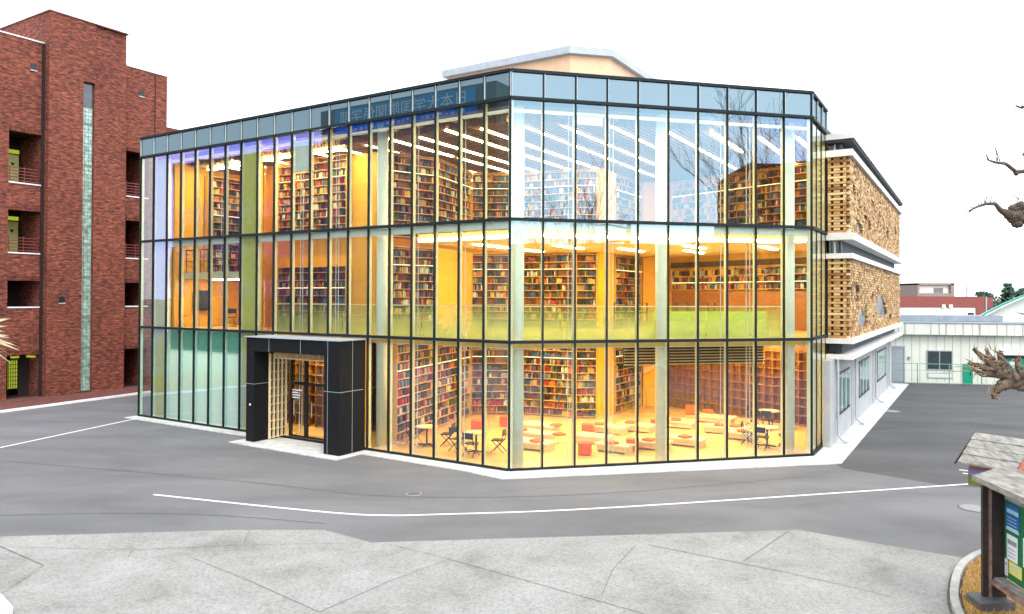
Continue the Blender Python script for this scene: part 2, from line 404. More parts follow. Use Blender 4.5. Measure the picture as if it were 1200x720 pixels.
# concrete forecourt in the foreground (a slab edge 3 cm proud of the road)
slab = [(-60, 18.8), (-11.88, 17.35), (-6.43, 17.92), (-4.49, 17.94), (-3.19, 17.03), (6.95, 18.08), (8.2, 17.2), (9.82, 16.17), (9.35, 15.55), (8.55, 14.5), (7.9, 13.3), (7.4, 12.0), (7.1, 9), (7.0, -30), (-60, -30)]
S('concrete_forecourt', MB().prism(slab, -.1, .02), X['concrete'])
S('unseen_dark_ground', MB().prism([(-60, 9), (-9, 8.5), (6.5, 8), (6.0, -40), (-60, -40)], -.1, .12), M('unseen_dark_cover', (.035, .055, .02), .9, .3, 3))  # unseen dark ground added to calm the forecourt's reflection in the glass
jl = [[(-60, 17.9), (-11.39, 16.65), (-8.35, 16.46), (-6.03, 16.82), (-3.15, 17.0)], [(-8.35, 16.46), (-8.2, 16.0)], [(-6.03, 16.82), (-6.27, 17.9)], [(-6.83, 15.99), (-5.2, 14.75), (-3.4, 13.27), (-3.0, 12.6)],
      [(-3.4, 13.27), (-2.4, 14.7), (-1.34, 15.95)], [(-2.9, 17.0), (-1.34, 15.98), (2.3, 13.29), (3.4, 12.4)], [(1.7, 14.03), (2.1, 15.4), (2.83, 16.92)], [(4.92, 15.86), (6.69, 17.98)], [(3.12, 16.93), (5.32, 15.47), (6.64, 14.49), (7.2, 14)],
      [(-11.39, 16.65), (-9.7, 15.5), (-9.5, 13.5)]]
j = MB()
for pl in jl:
    for a, b in zip(pl, pl[1:]):
        d = Vector((b[0]-a[0], b[1]-a[1])); nrm = Vector((-d.y, d.x)).normalized()*random.uniform(.004, .009)
        j.sheet([(a[0]+nrm.x, a[1]+nrm.y), (b[0]+nrm.x, b[1]+nrm.y), (b[0]-nrm.x, b[1]-nrm.y), (a[0]-nrm.x, a[1]-nrm.y)], .0235+.0003*len(j.f))
S('pavement_joints', j, X['joint'])
def strip(mb, pts, wdt, z0, z1):
    for a, b in zip(pts, pts[1:]):
        d = Vector((b[0]-a[0], b[1]-a[1])); n = Vector((-d.y, d.x)).normalized()*wdt/2
        mb.prism([(a[0]+n.x, a[1]+n.y), (b[0]+n.x, b[1]+n.y), (b[0]-n.x, b[1]-n.y), (a[0]-n.x, a[1]-n.y)], z0, z1)
def ribbon(mb, pts, wdt, z):
    L = []; Rr = []
    for i, p in enumerate(pts):
        a = pts[max(i-1, 0)]; b = pts[min(i+1, len(pts)-1)]
        d = Vector((b[0]-a[0], b[1]-a[1])); n = Vector((-d.y, d.x)).normalized()*wdt/2
        L.append((p[0]+n.x, p[1]+n.y)); Rr.append((p[0]-n.x, p[1]-n.y))
    mb.sheet(L+Rr[::-1], z)
def smooth_pts(ctrl, n=10):
    out = []
    P = [ctrl[0]]+list(ctrl)+[ctrl[-1]]
    for i in range(1, len(P)-2):
        p0, p1, p2, p3 = [Vector(q) for q in P[i-1:i+3]]
        for k in range(n):
            t = k/n
            out.append(tuple(.5*((2*p1)+(-p0+p2)*t+(2*p0-5*p1+4*p2-p3)*t*t+(-p0+3*p1-3*p2+p3)*t**3)))
    out.append(tuple(ctrl[-1])); return out
rl = MB(); ribbon(rl, smooth_pts([(-10.12, 21.11), (-6.6, 19.98), (-4.4, 19.35), (-3.27, 19.2), (-2.0, 19.28), (2.8, 20.0), (14.06, 22.7)], 6), .1, .008); S('road_line', rl, X['line'])
rl = MB(); ribbon(rl, [(-18.9-14, 27.5-16), (-18.87, 27.51), (-17.31, 33.63), (-16.9, 34.3)], .13, .008); S('road_line', rl, X['line'])
rl = MB(); ribbon(rl, smooth_pts([(-24, 27.2), (-14, 24.4), (-8, 22.6), (-3.2, 21.0), (2.5, 21.4), (9.5, 23.6)], 6), .035, .0065); ribbon(rl, smooth_pts([(-15, 18.9), (-9, 19.3), (-4.6, 18.5)], 6), .03, .0055); S('asphalt_seam', rl, X['seam'])
rl = MB()
for k, (a, b) in enumerate([((14.73, 24.53), (15.5, 24.0)), ((14.56, 24.06), (15.3, 23.5))]): ribbon(rl, [a, b], .1, .008)
S('road_line', rl, X['line'])
# pale apron round the glass building
ap = MB(FB)
ap.prism([(-20.5, -.62), (-11.6, -.62), (-11.6, -1.78), (-5.85, -1.83), (-5.85, -.62), (-1.5, -.72), (.35, -.98), (8.9, 7.1), (9.1, 35), (7.9, 35), (7.9, 8), (0, .3), (-20.5, .3)], -.1, .035)
S('pavement_apron', ap, X['apron'])
# left: kerb and red pavers in front of the brick building
kb = MB(FB); kb.prism([(-26.9, -3.6), (-26.75, -3.6), (-28.3, 9), (-28.45, 9)], -.05, .11); kb.prism([(-26.9, -3.6), (-26.75, -3.6), (-25.2, -14), (-25.35, -14)], -.05, .11)
S('kerb', kb, X['line'])
sw = MB(FB); sw.prism([(-26.9, -3.6), (-28.45, 9), (-29.5, 14), (-36, 14), (-36, -14), (-25.35, -14)], -.05, .10); S('brick_pavement', sw, X['paver'])

# ------------------------------------------------------------------ the glass library
LIB = empty('library_building', UW(6, 6), 'large glass fronted library with amber book lined interior and a chamfered corner', 'building')
ZL = [0.10, 4.1738, 8.1574, 12.092, 13.0]
PORT_U = (6.15, 11.25)
FL = FB.sub(-LENL, 0)
def facade(F, L, n, skip=lambda x: False, md=.055, lowfin=0):
    w = L/n
    for i in range(n+1):
        x = i*w
        z0 = 4.16 if (0 < i < n and skip(x-w/2) and skip(x+w/2)) else .1
        m = MB(F); m.box(x-.022, x+.022, -md, .03, z0, 13.0); m.build('mullion', X['frame'], LIB)
        m = MB(F); m.box(x-.03, x+.03, .032, .15, z0, 12.05); m.build('mullion_fin', X['fin'], LIB)
        if lowfin and i < lowfin: m = MB(F); m.box(x-.032, x+.032, .034, .153, z0, 4.12); m.build('mullion_fin', X['mintfin'], LIB)
        m = MB(F); m.box(x+.023, x+.04, -.06, -.005, 12.15, 12.93); m.build('mullion_edge', X['frame_edge'], LIB)
    for k, z in enumerate([.05, ZL[1], ZL[2], ZL[3], 12.985]):
        h = .05 if k in (1, 2, 3) else (.055 if k == 0 else .05)
        a, b = (-.12, L+.12) if False else (0, L)
        m = MB(F); m.box(a, b, -.085, .04, z-h, z+h); m.build('transom' if k < 4 else 'coping', X['frame'], LIB)
    for i in range(n):
        for k in range(4):
            x0, x1 = i*w+.022, (i+1)*w-.022
            if k == 0 and skip(i*w+w/2): continue
            m = MB(F)
            y = random.uniform(-.0025, .0025); y2 = random.uniform(-.0025, .0025); yt = random.uniform(-.003, .003)
            z0, z1 = ZL[k]+.05, ZL[k+1]-.05
            if k == 3: m.box(x0, x1, -.012, .02, z0, z1); m.build('parapet_panel', G_['parapet'], LIB)
            else:
                p = [(x0, y, z0), (x1, y2, z0), (x1, y2+.016, z0), (x0, y+.016, z0), (x0, y+yt, z1), (x1, y2+yt, z1), (x1, y2+yt+.016, z1), (x0, y+yt+.016, z1)]
                m._add(p, [(0,3,2,1),(4,5,6,7),(0,1,5,4),(1,2,6,5),(2,3,7,6),(3,0,4,7)])
                m.build('glass_pane', G_['clear'] if (F is FL and i == 0) else G_['pane'], LIB)
facade(FL, LENL, 20, lambda x: PORT_U[0]-.3 < LENL-x < PORT_U[1]+.3, lowfin=9)
facade(FC, LENC, 10)
facade(FS, 3.1, 3, md=.02)
# end return on the far left (fin wall of clear glass)
m = MB(FB); m.box(-20.41, -20.36, .04, .10, .1, 13); m.build('end_post', X['frame'], LIB)
# blind cassettes behind the heads
def cassettes(F, n, L, skip=()):
    w = L/n
    for i in range(n):
        if i in skip: continue
        a, b = i*w+.05, (i+1)*w-.05
        m = MB(F); m.box(a, b, .06, .22, 7.86, 8.10); m.build('blind_cassette', X['cassette'], LIB)
        m = MB(F); m.box(a, b, .06, .22, 11.68, 11.76); m.build('blind_cassette', X['cassette'], LIB)
cassettes(FL, 20, LENL, (0, 1, 7)); cassettes(FC, 10, LENC)
m = MB(FB); m.box(-10.14, -9.22, .1, .115, 10.55, 11.68); m.build('roller_blind', X['cassette'], LIB)
m = MB(FC); m.box(2.3, 3.2, .1, .115, 11.38, 11.68); m.build('roller_blind', X['cassette'], LIB)
# columns
for F, x, y in ((FC, .42, .62), (FC, 5.55, .62), (FC, 10.55, .62), (FB, -6.0, .62), (FB, -13.6, .62)):
    m = MB(F); m.cyl(x, y, 0.03, 12.0, .2, n=20); m.build('column', X['column'], LIB, smooth=True)
for F, x in ((FB, -4.15), (FB, -8.05), (FB, -10.0), (FB, -14.9), (FB, -16.6), (FC, 2.15), (FC, 7.75), (FC, 8.75), (FB, -2.1), (FC, 3.6)):
    m = MB(F); m.cyl(x-.07, .36, .05, 11.7, .014, n=6); m.cyl(x+.07, .36, .05, 11.7, .014, n=6); m.build('tension_rod', X['offwhite'], LIB)
# opaque piers behind the glass
for a, b in ((18.42, 19.36), (12.28, 13.2)):
    m = MB(FB); m.box(-b, -a, .12, .3, .05, 11.9); m.build('pier', X['olive'], LIB)
# plan outline of interior in (x=-u, w)
PLAN = [(-18.36, .32), (-.02, .32), (7.55, 7.9), (7.55, 17.5), (-18.36, 17.5)]
m = MB(FB); m.prism([(-18.36, .05), (-.02, .05), (7.76, 7.85), (7.76, 17.5), (-18.36, 17.5)], -.1, .045); m.build('interior_floor', X['floor'], LIB)
def slabpart(poly, z0, z1, floor=True):
    m = MB(FB); m.prism(poly, z0+.01, z1); m.build('floor_slab', X['floor'], LIB)
    m = MB(FB); m.prism(poly, z0-.02, z0+.008); m.build('soffit', X['soffit'], LIB)
slabpart([(-18.2, .33), (-.1, .33), (7.5, 7.95), (7.5, 17.4), (-18.2, 17.4)], 3.95, 4.2)
# third level: slab stands back from the glass, ends in a cove light
slab3 = [(-5.6, 2.2), (-.6, 2.2), (6.4, 9.3), (7.5, 9.3), (7.5, 17.4), (-5.6, 17.4)]
slabpart(slab3, 7.75, 8.05)
m = MB(FB)
for a, b in zip(slab3[:4], slab3[1:4]):
    f = FB.sub(a[0], a[1], b[0]-a[0], b[1]-a[1]); d = math.hypot(b[0]-a[0], b[1]-a[1])
    q = MB(f); q.box(.05, d-.05, -.06, -.012, 7.78, 7.86); q.build('cove_light', X['cove'], LIB)
m = MB(FB); m.prism([(-18.2, .45), (-.1, .45), (7.5, 8.05), (7.5, 17.4), (-18.2, 17.4)], 11.98, 12.05); m.build('ceiling', X['ceil'], LIB)
m = MB(FB)
x = -18.0
while x < 7.4:
    w0 = .95 if x < -.3 else (x+1.35)
    m.box(x, x+.05, w0, 17.3, 11.62, 11.84); x += .2
m.build('slatted_ceiling', X['wood_slat'], LIB)
k = 0
for u in [-7.1, -5.9, -4.58, -3.3, -1.9, -.5, .7, 2.23, 3.44, 5.0, 6.2, 7.7, 9.2, 10.7, 12.1, 13.6, 15.2, 16.8]:
    w0 = .95 if u > .3 else -u+1.6
    for seg in range(3 if u > .3 else 1+k % 2):
        a = w0+seg*4.6+(k % 2)*.5; bb = min(a+4.2, 17)
        if bb-a < 1: continue
        o = MB(FB); o.box(-u+.055, -u+.145, a, bb, 11.585, 11.64); o.build('ceiling_lamp_or_fill', X['strip'], LIB)
    k += 1
# ceiling lamps of the two lower floors
for u, w in ((4, 2.6), (2, 6), (0, 8.5), (-3, 8), (-5.5, 10.5), (-2, 12.5), (4, 8), (0, 4.5), (10.6, 1.5), (-5, 13)):
    o = MB(FB); o.box(-u-.1, -u+.1, w-1.2, w+1.2, 3.895, 3.925); o.build('ceiling_lamp_or_fill', X['panel_lamp'], LIB)
for u, w in ((4, 5), (1.5, 7), (0, 10), (-3, 9.5), (-5.5, 11.5), (4, 8), (-2, 12.5)):
    o = MB(FB); o.box(-u-.1, -u+.1, w-1.2, w+1.2, 7.69, 7.72); o.build('ceiling_lamp_or_fill', X['panel_lamp_b'], LIB)
for a, b, w, z, mt in ((8.6, 11.4, 1.25, 11.5, 'panel_lamp'), (11.8, 14.2, 1.25, 11.5, 'panel_lamp'), (15.0, 17.6, 1.6, 11.5, 'panel_lamp'), (15.4, 17.4, 1.6, 6.36, 'panel_lamp_b')):  # added fill panels that brighten the left halls and the mezzanine room
    o = MB(FB); o.box(-b, -a, w-.09, w+.09, z, z+.03); o.build('ceiling_lamp_or_fill', X[mt], LIB)
# interior walls -----------------------------------------------------------
def iwall(p0, p1, z0, z1, mat=None, t=.12, name='interior_wall'):
    (u0, w0), (u1, w1) = p0, p1
    d = math.hypot(u1-u0, w1-w0); f = FB.sub(-u0, w0, -(u1-u0), w1-w0)
    c = f((d/2, 1, 0)); toward = UW(0, 2)
    s = 1 if (f((d/2, 1, 0))-toward).length > (f((d/2, -1, 0))-toward).length else -1
    o = MB(f); o.box(0, d, 0, s*t, z0, z1); return o.build(name, mat or X['wood_wall'], LIB)
iwall((18.25, 17.45), (-7.5, 17.45), .05, 12, X['wood_wall'])
iwall((18.3, .35), (18.3, 17.4), .05, 12, X['wood_wall'])
iwall((-7.62, 10.9), (-7.62, 17.4), .05, 12, X['wood_wall'])
for z0, z1 in ((.05, 3.93), (4.2, 11.98)):
    iwall((1.95, 10.95), (1.85, 12.35), z0, z1)
    iwall((1.8, 15.9), (.75, 16.55), z0, z1)
iwall((6.75, 5.0), (7.5, 8.6), 4.2, 7.74)
# upper left hall: back wall of boards round tall shelves
iwall((15.1, 2.75), (8.2, 2.75), 4.2, 11.98, t=.1)
iwall((12.9, .35), (15.05, 2.7), 4.2, 11.98)
iwall((.5, 16.4), (-7.4, 13.6), 7.16, 7.42, X['ceil'], .1, 'dark_frieze')
iwall((.5, 16.6), (-7.4, 13.8), 4.2, 5.95, X['wood_dark'], .1)
# far-left room on the split level
iwall((18.25, 5.2), (13.25, 5.2), 4.2, 11.98)
m = MB(FB); m.prism([(-18.2, .75), (-13.9, .75), (-15.6, 2.9), (-15.6, 5.1), (-18.2, 5.1)], 6.42, 6.70); m.build('mezzanine_slab', X['soffit'], LIB)
rl = MB(FB)
for i in range(9): rl.box(-18.1+i*.52-.015, -18.1+i*.52+.015, .82, .85, 6.70, 7.7)
rl.box(-18.15, -13.9, .81, .86, 7.7, 7.75); rl.box(-18.15, -13.9, .825, .845, 7.2, 7.22); rl.build('mezzanine_railing', X['black'], LIB)
# ground-floor blinds at far left
w_ = LENL/20
for i in range(5):
    u1 = 18.34-i*w_; 
    m = MB(FB); m.box(-u1-.01, -u1+w_-.012, .17+.003*(i % 2), .19, .06, 3.22); m.build('roller_blind', X['mint'], LIB)
m = MB(FB); m.box(-18.3, -13.25, .2, .3, 3.2, 4.1); m.build('pelmet', X['mintd'], LIB)
iwall((18.25, 2.0), (13.85, 2.0), .05, 3.93, X['white'])
iwall((13.8, .95), (13.8, 2.0), .05, 3.93, X['wood_wall'])
iwall((13.8, 2.75), (8.5, 2.75), .05, 3.93, X['wood_wall'])
for u in (17.2, 16.0, 14.8):  # added fill behind the blinds, standing in for daylight on them
    o = MB(FB); o.box(-u-.45, -u+.45, 1.35, 1.5, 3.895, 3.925); o.build('ceiling_lamp_or_fill', X['blind_fill'], LIB)
# bulkhead of dark slats over the reading corner
f = FC.sub(4.6, 1.6)
m = MB(f); m.box(0, 5.6, .12, .2, 3.2, 3.93); m.build('bulkhead', X['ceil'], LIB)
m = MB(f)
for i in range(7): m.box(0, 5.6, 0, .06, 3.2+i*.105, 3.236+i*.105)
m.build('bulkhead_slats', X['bench'], LIB)
# balustrade of film-printed glass on the first floor
def balus(F, x0, x1, y):
    n = max(1, round((x1-x0)/1.9)); w = (x1-x0)/n
    for i in range(n):
        o = MB(F); o.box(x0+i*w+.015, x0+(i+1)*w-.015, y, y+.012, 4.2, 5.3); o.build('balustrade_glass', G_['frost'], LIB)
    o = MB(F); o.box(x0, x1, y-.02, y+.03, 5.3, 5.34); o.build('handrail', X['fin'], LIB)
balus(FB, -12.2, -.35, .85); balus(FC, .35, 10.9, .85)
# penthouse on the roof
f = FB
def pent(off, z0, z1, name, mat, parent):
    o = MB(FB)
    a = off
    o.prism([(-8.95-a, 8.6-a), (-2.3+a*.4, 8.6-a), (-1.0+a, 9.9-a*.4), (-1.0+a, 20), (-8.95-a, 20)], z0, z1); return o.build(name, mat, parent)
ph = pent(0, 12.72, 16.3, 'penthouse', X['peach'], LIB)
pent(.22, 16.3, 16.62, 'eave', X['fascia'], ph)
m = MB(FB); m.prism([(-18.2, .1), (-.05, .1), (7.7, 7.8), (7.7, 17.6), (-18.2, 17.6)], 12.5, 12.7); m.build('roof', X['fascia'], LIB)

# ------------------------------------------------------------------ entrance porch
PO = empty('entrance_porch', UW(8.7, -.6), 'charcoal clad entrance porch jutting from the glass front with timber lattice and glass doors', 'porch')
u0, u1 = 6.16, 11.2
m = MB(FB); m.box(-6.92, -6.16, -1.38, -.09, .03, 4.05); m.build('side_panel', X['cladding'], PO)
m = MB(FB); m.box(-u1, -10.75, -1.3, -.09, .03, 4.05); m.build('side_panel', X['cladding'], PO)
m = MB(FB); m.box(-10.75, -6.92, -1.32, -.09, 3.52, 4.05); m.build('lintel', X['cladding'], PO)
m = MB(FB); m.box(-u1-.02, -6.14, -1.4, -.09, 4.05, 4.085); m.build('roof', X['fascia'], PO)
# panel seams
m = MB(FB)
for z in (2.25,): m.box(-6.94, -6.14, -1.386, -.2, z, z+.014); m.box(-11.215, -10.74, -1.306, -.2, z, z+.014)
for x in (-6.75,): m.box(x, x+.012, -1.386, -1.378, .05, 4.05)
m.box(-6.164, -6.155, -.75, -.738, .05, 4.05)
for x in (-9.9, -8.2, -6.93): m.box(x, x+.013, -1.327, -1.318, 3.52, 4.05)
m.build('panel_seam', X['fascia'], PO)
m = MB(FB); m.box(-11.0, -10.93, -1.312, -1.3, 1.42, 1.5); m.build('small_sign', X['white'], PO)
# lattice lining: left wall and header
m = MB(FB)
for i in range(5): m.box(-10.72, -10.60, -.62+i*.2-.012, -.62+i*.2+.012, .06, 3.4)
for k in range(11): m.box(-10.71, -10.61, -.62, .2, .1+k*.32, .122+k*.32)
m.build('lattice_screen', X['bench'], PO)
m = MB(FB); m.box(-10.74, -10.725, -.62, .25, .04, 3.5); m.build('lattice_backing', X['black'], PO)
m = MB(FB)
for i in range(13): m.box(-10.5+i*.3, -10.47+i*.3, -.5, .2, 3.22, 3.45)
m.box(-10.55, -6.93, -.52, -.48, 3.2, 3.24); m.box(-10.55, -6.93, .0, .04, 3.2, 3.24); m.build('lattice_header', X['bench'], PO)
m = MB(FB); m.box(-10.72, -6.93, -.55, .27, 3.46, 3.51); m.build('porch_ceiling', X['black'], PO)
# doors
m = MB(FB)
for a, b in ((-10.6, -10.44), (-9.72, -9.56), (-8.62, -8.54), (-6.98, -6.9)): m.box(a, b, .28, .36, .05, 3.2)
for z in (.05, 2.12, 3.12): m.box(-10.6, -6.9, .285, .355, z, z+(.12 if z > 1 else .06))
m.build('door_frame', X['black'], PO)
for a, b in ((-10.44, -9.72), (-9.56, -8.62), (-8.54, -6.98)):
    m = MB(FB); m.box(a, b, .31, .322, .11, 2.12); d = m.build('door', G_['clear'], PO)
    h = MB(FB); h.box((a+b)/2-.2, (a+b)/2-.17, .24, .27, .9, 1.5); h.build('handle', X['fascia'], d)
    m = MB(FB); m.box(a, b, .31, .322, 2.24, 3.12); m.build('transom_light', G_['clear'], PO)
m = MB(FB)
for k, (a, b) in enumerate(((-10.42, -10.02), (-10.42, -9.96), (-10.42, -10.08), (-10.42, -9.86))): m.box(a, b, .299, .305, 1.58+k*.1, 1.63+k*.1)
m.build('door_notice', X['paper'], PO)

# ------------------------------------------------------------------ bookcases and books
BOOKS = []
def bookcase(p0, p1, z0, z1, label, name='bookcase', fill=.86, lamp=True, dark=False, step=.335, key=None, group=None, div=.92):
    (u0, w0), (u1, w1) = p0, p1
    d = math.hypot(u1-u0, w1-w0)
    a = FB.sub(-u0, w0, -(u1-u0), w1-w0); toward = UW(0, 2)
    if (a((d/2, 1, 0))-toward).length < (a((d/2, -1, 0))-toward).length: a = FB.sub(-u1, w1, u1-u0, w0-w1)
    F = a     # y axis points away from the viewer, case front at y=0, back at .3
    t = empty(name, F((d/2, .15, z0)), label, 'bookcase', group)
    sm = X['wood_dark'] if dark else X['wood_shelf']
    m = MB(F); m.box(0, d, .28, .31, z0, z1); m.build('back_panel', X['wood_back'], t)
    for x in (0, d-.03): m = MB(F); m.box(x, x+.03, 0, .278, z0, z1); m.build('side_panel', sm, t)
    n = int((z1-z0-.08)/step); nd = max(1, round(d/div))
    for i in range(n+1):
        z = z0+.06+i*step
        m = MB(F); m.box(.032, d-.032, 0.004, .278, z, z+.024); m.build('shelf', sm, t)
    for q in range(1, nd): 
        x = q*d/nd
        m = MB(F); m.box(x-.01, x+.01, .06, .277, z0+.09, z1-.01); m.build('divider', X['wood_back'], t)
    m = MB(F); m.box(0, d, -.002, .278, z1, z1+.03); m.build('top_board', sm, t)
    if lamp:
        i = min(n-2, int(2.75/step))
        z = z0+.06+i*step
        m = MB(F); m.box(.05, d-.05, -.012, .002, z+.003, z+.024); m.build('shelf_lamp', X['shelf_lamp'], t)
    for i in range(n):
        z = z0+.06+i*step+.03; x = .05
        run = random.randrange(len(BM)); 
        while x < d-.08:
            if random.random() < .045: x += random.uniform(.08, .4); run = random.randrange(len(BM)); continue
            w = random.choice((random.uniform(.02, .036), random.uniform(.02, .036), random.uniform(.035, .055))); h = random.uniform(.56, .9)*step*.88
            if random.random() < .35: run = random.randrange(len(BM))
            q = x/d*nd; 
            if abs((x+w/2)-round(q)*d/nd) < w/2+.016: x += .04; continue
            if random.random() < fill: BOOKS.append((F, x, w, .05+random.uniform(-.02, .02), random.uniform(.15, .2), z, h, run, label, i, key, F((x, 0, z))))
            x += w+.002
    return t
P1a, P1b = (5.75, 1.2), (7.5, 8.55)
P2 = ((7.6, 8.75), (5.75, 9.95)); P3 = ((5.62, 9.99), (2.95, 10.32)); P3b = ((2.85, 10.35), (2.05, 10.9)); P4 = ((1.83, 12.5), (1.8, 15.75))
bookcase(P1a, P1b, .05, 3.88, 'ground floor bookcase running back from the glass beside the left cafe tables', key='left')
bookcase(*P2, .05, 3.88, 'ground floor bookcase closing the corner behind the left cafe tables', key='corner')
bookcase(*P3, .05, 3.88, 'wide ground floor bookcase facing the glass behind the coral stools', key='centre')
bookcase(*P3b, .05, 3.88, 'narrow angled ground floor bookcase at the edge of the central book wall', key='edge')
bookcase(*P4, .05, 3.88, 'ground floor bookcase running back past the amber pillar right of the central book wall', key='right')
Z2 = (4.2, 7.68)
bookcase((7.75, 2.4), (6.8, 4.9), *Z2, 'first floor bookcase running back behind the glass balustrade above the left cafe tables')
bookcase(*P3, *Z2, 'wide first floor bookcase behind the balustrade left of centre of the chamfered front')
bookcase(*P3b, *Z2, 'narrow angled first floor bookcase at the edge of the central book wall')
bookcase(*P4, *Z2, 'first floor bookcase running back past the amber pillar')
bookcase((.5, 16.5), (-7.4, 13.7), 5.98, 7.1, 'low long wall shelf of books on the amber wall above the lime seats', lamp=True)
Z3 = (8.06, 11.55)
bookcase((7.75, 2.4), (6.8, 4.9), *Z3, 'top floor bookcase right of the white column under the slatted ceiling')
bookcase((6.75, 5.0), P1b, *Z3, 'top floor bookcase running back under the slatted ceiling above the left cafe tables')
bookcase(*P2, *Z2, 'first floor bookcase closing the corner behind the balustrade')
bookcase(*P2, *Z3, 'top floor bookcase closing the corner under the slatted ceiling')
bookcase(*P3, *Z3, 'wide top floor bookcase under the slatted ceiling left of centre of the chamfered front')
bookcase(*P3b, *Z3, 'narrow angled top floor bookcase at the edge of the central book wall')
bookcase(*P4, *Z3, 'top floor bookcase running back past the amber pillar under the slatted ceiling')
bookcase((.5, 16.5), (-7.4, 13.7), *Z3, 'longest top floor bookcase behind the right half of the chamfered front')
bookcase((13.8, 2.4), (9.6, 2.4), 4.25, 6.9, 'bookcase on the amber wall directly above the charcoal porch')
bookcase((13.8, 2.4), (9.6, 2.4), 8.3, 11.6, 'upper bookcase high on the amber wall above the charcoal porch')
bookcase((17.95, 1.85), (17.95, 4.6), 6.74, 11.3, 'bookcase behind the railing of the mezzanine in the far left room')
# lattice cabinets of the reading corner
def lattice(p0, p1, z0, z1, label):
    (u0, w0), (u1, w1) = p0, p1
    d = math.hypot(u1-u0, w1-w0); F = FB.sub(-u0, w0, -(u1-u0), w1-w0)
    t = empty('lattice_cabinet', F((d/2, .2, z0)), label, 'cabinet')
    m = MB(F); m.box(0, d, .36, .4, z0, z1); m.build('back_panel', X['wood_back'], t)
    n = round(d/.42)
    for i in range(n+1): 
        m = MB(F); x = i*d/n; m.box(x-.014, x+.014, 0, .358, z0, z1); m.build('upright', X['wood_dark'], t)
    for k in range(9):
        m = MB(F); z = z0+.05+k*(z1-z0-.1)/8; m.box(.015, d-.015, .005, .357, z-.013, z+.013); m.build('shelf', X['wood_dark'], t)
lattice((.6, 16.35), (-7.4, 13.5), .05, 3.3, 'dark lattice cabinet along the back wall of the reading corner')
lattice((13.7, 2.3), (9.6, 2.3), .05, 3.6, 'amber lit lattice cabinet seen through the porch doors')
iwall((.75, 16.6), (-7.45, 13.85), .05, 3.93, X['wood_dark'])
iwall((.75, 16.75), (-7.45, 14.05), 4.2, 11.98)
# books: the 300 that show largest are objects, the rest one mass
CAM = Vector((0, 0, 5.62))
def score(b):
    F, x, w, y, dep, z, h, run, lab, i, key, P = b
    d = (P-CAM); n = Vector((-F.y[0], -F.y[1], 0)); c = abs(n.dot(d.normalized()))
    return w*h*c/d.length**2
GROUND = [b for b in BOOKS if b[10] in ('left', 'corner', 'centre', 'edge', 'right')]
GROUND.sort(key=score, reverse=True)
PICK = GROUND[:300]; ids = set(id(b) for b in PICK)
def book_mesh(ci):
    m = MB(); w, d, h = 1, 1, 1
    m.box(-.5, -.36, 0.06, 1, 0, 1); m.box(.36, .5, 0.06, 1, 0, 1)
    m.prism([(-.5, .06), (-.36, .01), (-.1, -.02), (.1, -.02), (.36, .01), (.5, .06)], 0, 1)
    m.mi = 1; m.box(-.36, .36, .07, .97, .02, .97)
    o = m.build('book', [BM[ci], X['paper']], origin=Vector((0, 0, 0))); return o
PROTO = {}
ORD = ['bottom', 'second', 'third', 'fourth', 'fifth', 'sixth', 'seventh', 'eighth', 'ninth', 'tenth', 'eleventh', 'twelfth']
CASE = {'left': 'bookcase beside the left cafe tables', 'corner': 'ground floor corner bookcase', 'centre': 'bookcase behind the coral stools', 'edge': 'narrow angled bookcase', 'right': 'ground floor bookcase past the pillar'}
for b in PICK:
    F, x, w, y, dep, z, h, run, lab, i, key, P = b
    if run not in PROTO: o = PROTO[run] = book_mesh(run)
    else: o = PROTO[run].copy(); COL.objects.link(o)
    o.location = F((x+w/2, y, z)); o.scale = (w, dep, h); o.rotation_euler = (0, 0, F.ang())
    shelf = ORD[i]+' shelf' if i else 'bottom shelf'
    tag(o, '%s book on the %s of the %s' % (BOOKC[run][0], shelf, CASE[key]), 'book', '%s books on the %s of the %s' % (BOOKC[run][0], shelf, CASE[key]))
mm = MB()
for b in BOOKS:
    if id(b) in ids: continue
    F, x, w, y, dep, z, h, run = b[:8]
    mm.fr = F; mm.mi = run; mm.box(x, x+w, y, y+dep, z, z+h)
mm.build('books', BM, origin=Vector((0, 0, 0)))['kind'] = 'stuff'
bpy.data.objects['books']['label'] = 'rows of mixed books filling the shelves on all floors'; bpy.data.objects['books']['category'] = 'books'

# ------------------------------------------------------------------ furniture inside
def make_table(label):
    t = empty('cafe_table', (0, 0, 0), label, 'table', None)
    m = MB(); m.cyl(0, 0, .70, .735, .42, n=28); m.build('tabletop', X['bench'], t)
    m = MB(); m.cyl(0, 0, .03, .70, .035); m.build('pedestal', X['black'], t)
    m = MB()
    for k in range(4): m.tube([(0, 0, .05), (.33*math.cos(k*math.pi/2), .33*math.sin(k*math.pi/2), .02)], [.03, .022])
    m.build('foot', X['black'], t)
    return t
def make_chair(label):
    t = empty('chair', (0, 0, 0), label, 'chair', None)
    m = MB(); m.prism([(-.2, -.2), (.2, -.2), (.22, .2), (-.22, .2)], .43, .46); m.build('seat', X['black'], t)
    m = MB(); m.box(-.2, .2, .235, .26, .62, .84); m.build('backrest', X['black'], t)
    for sx in (-1, 1):
        m = MB(); m.tube([(sx*.205, .25, .86), (sx*.205, .2, .44), (sx*.215, -.22, .0)], .014); m.build('leg', X['black'], t)
        m = MB(); m.tube([(sx*.185, -.18, .44), (sx*.2, .27, .0)], .014); m.build('leg', X['black'], t)
    m = MB(); m.tube([(-.2, .02, .22), (.2, .02, .22)], .01); m.build('stretcher', X['black'], t)
    return t
T0 = make_table('x'); C0 = make_chair('x'); ut = [0]; uc = [0]
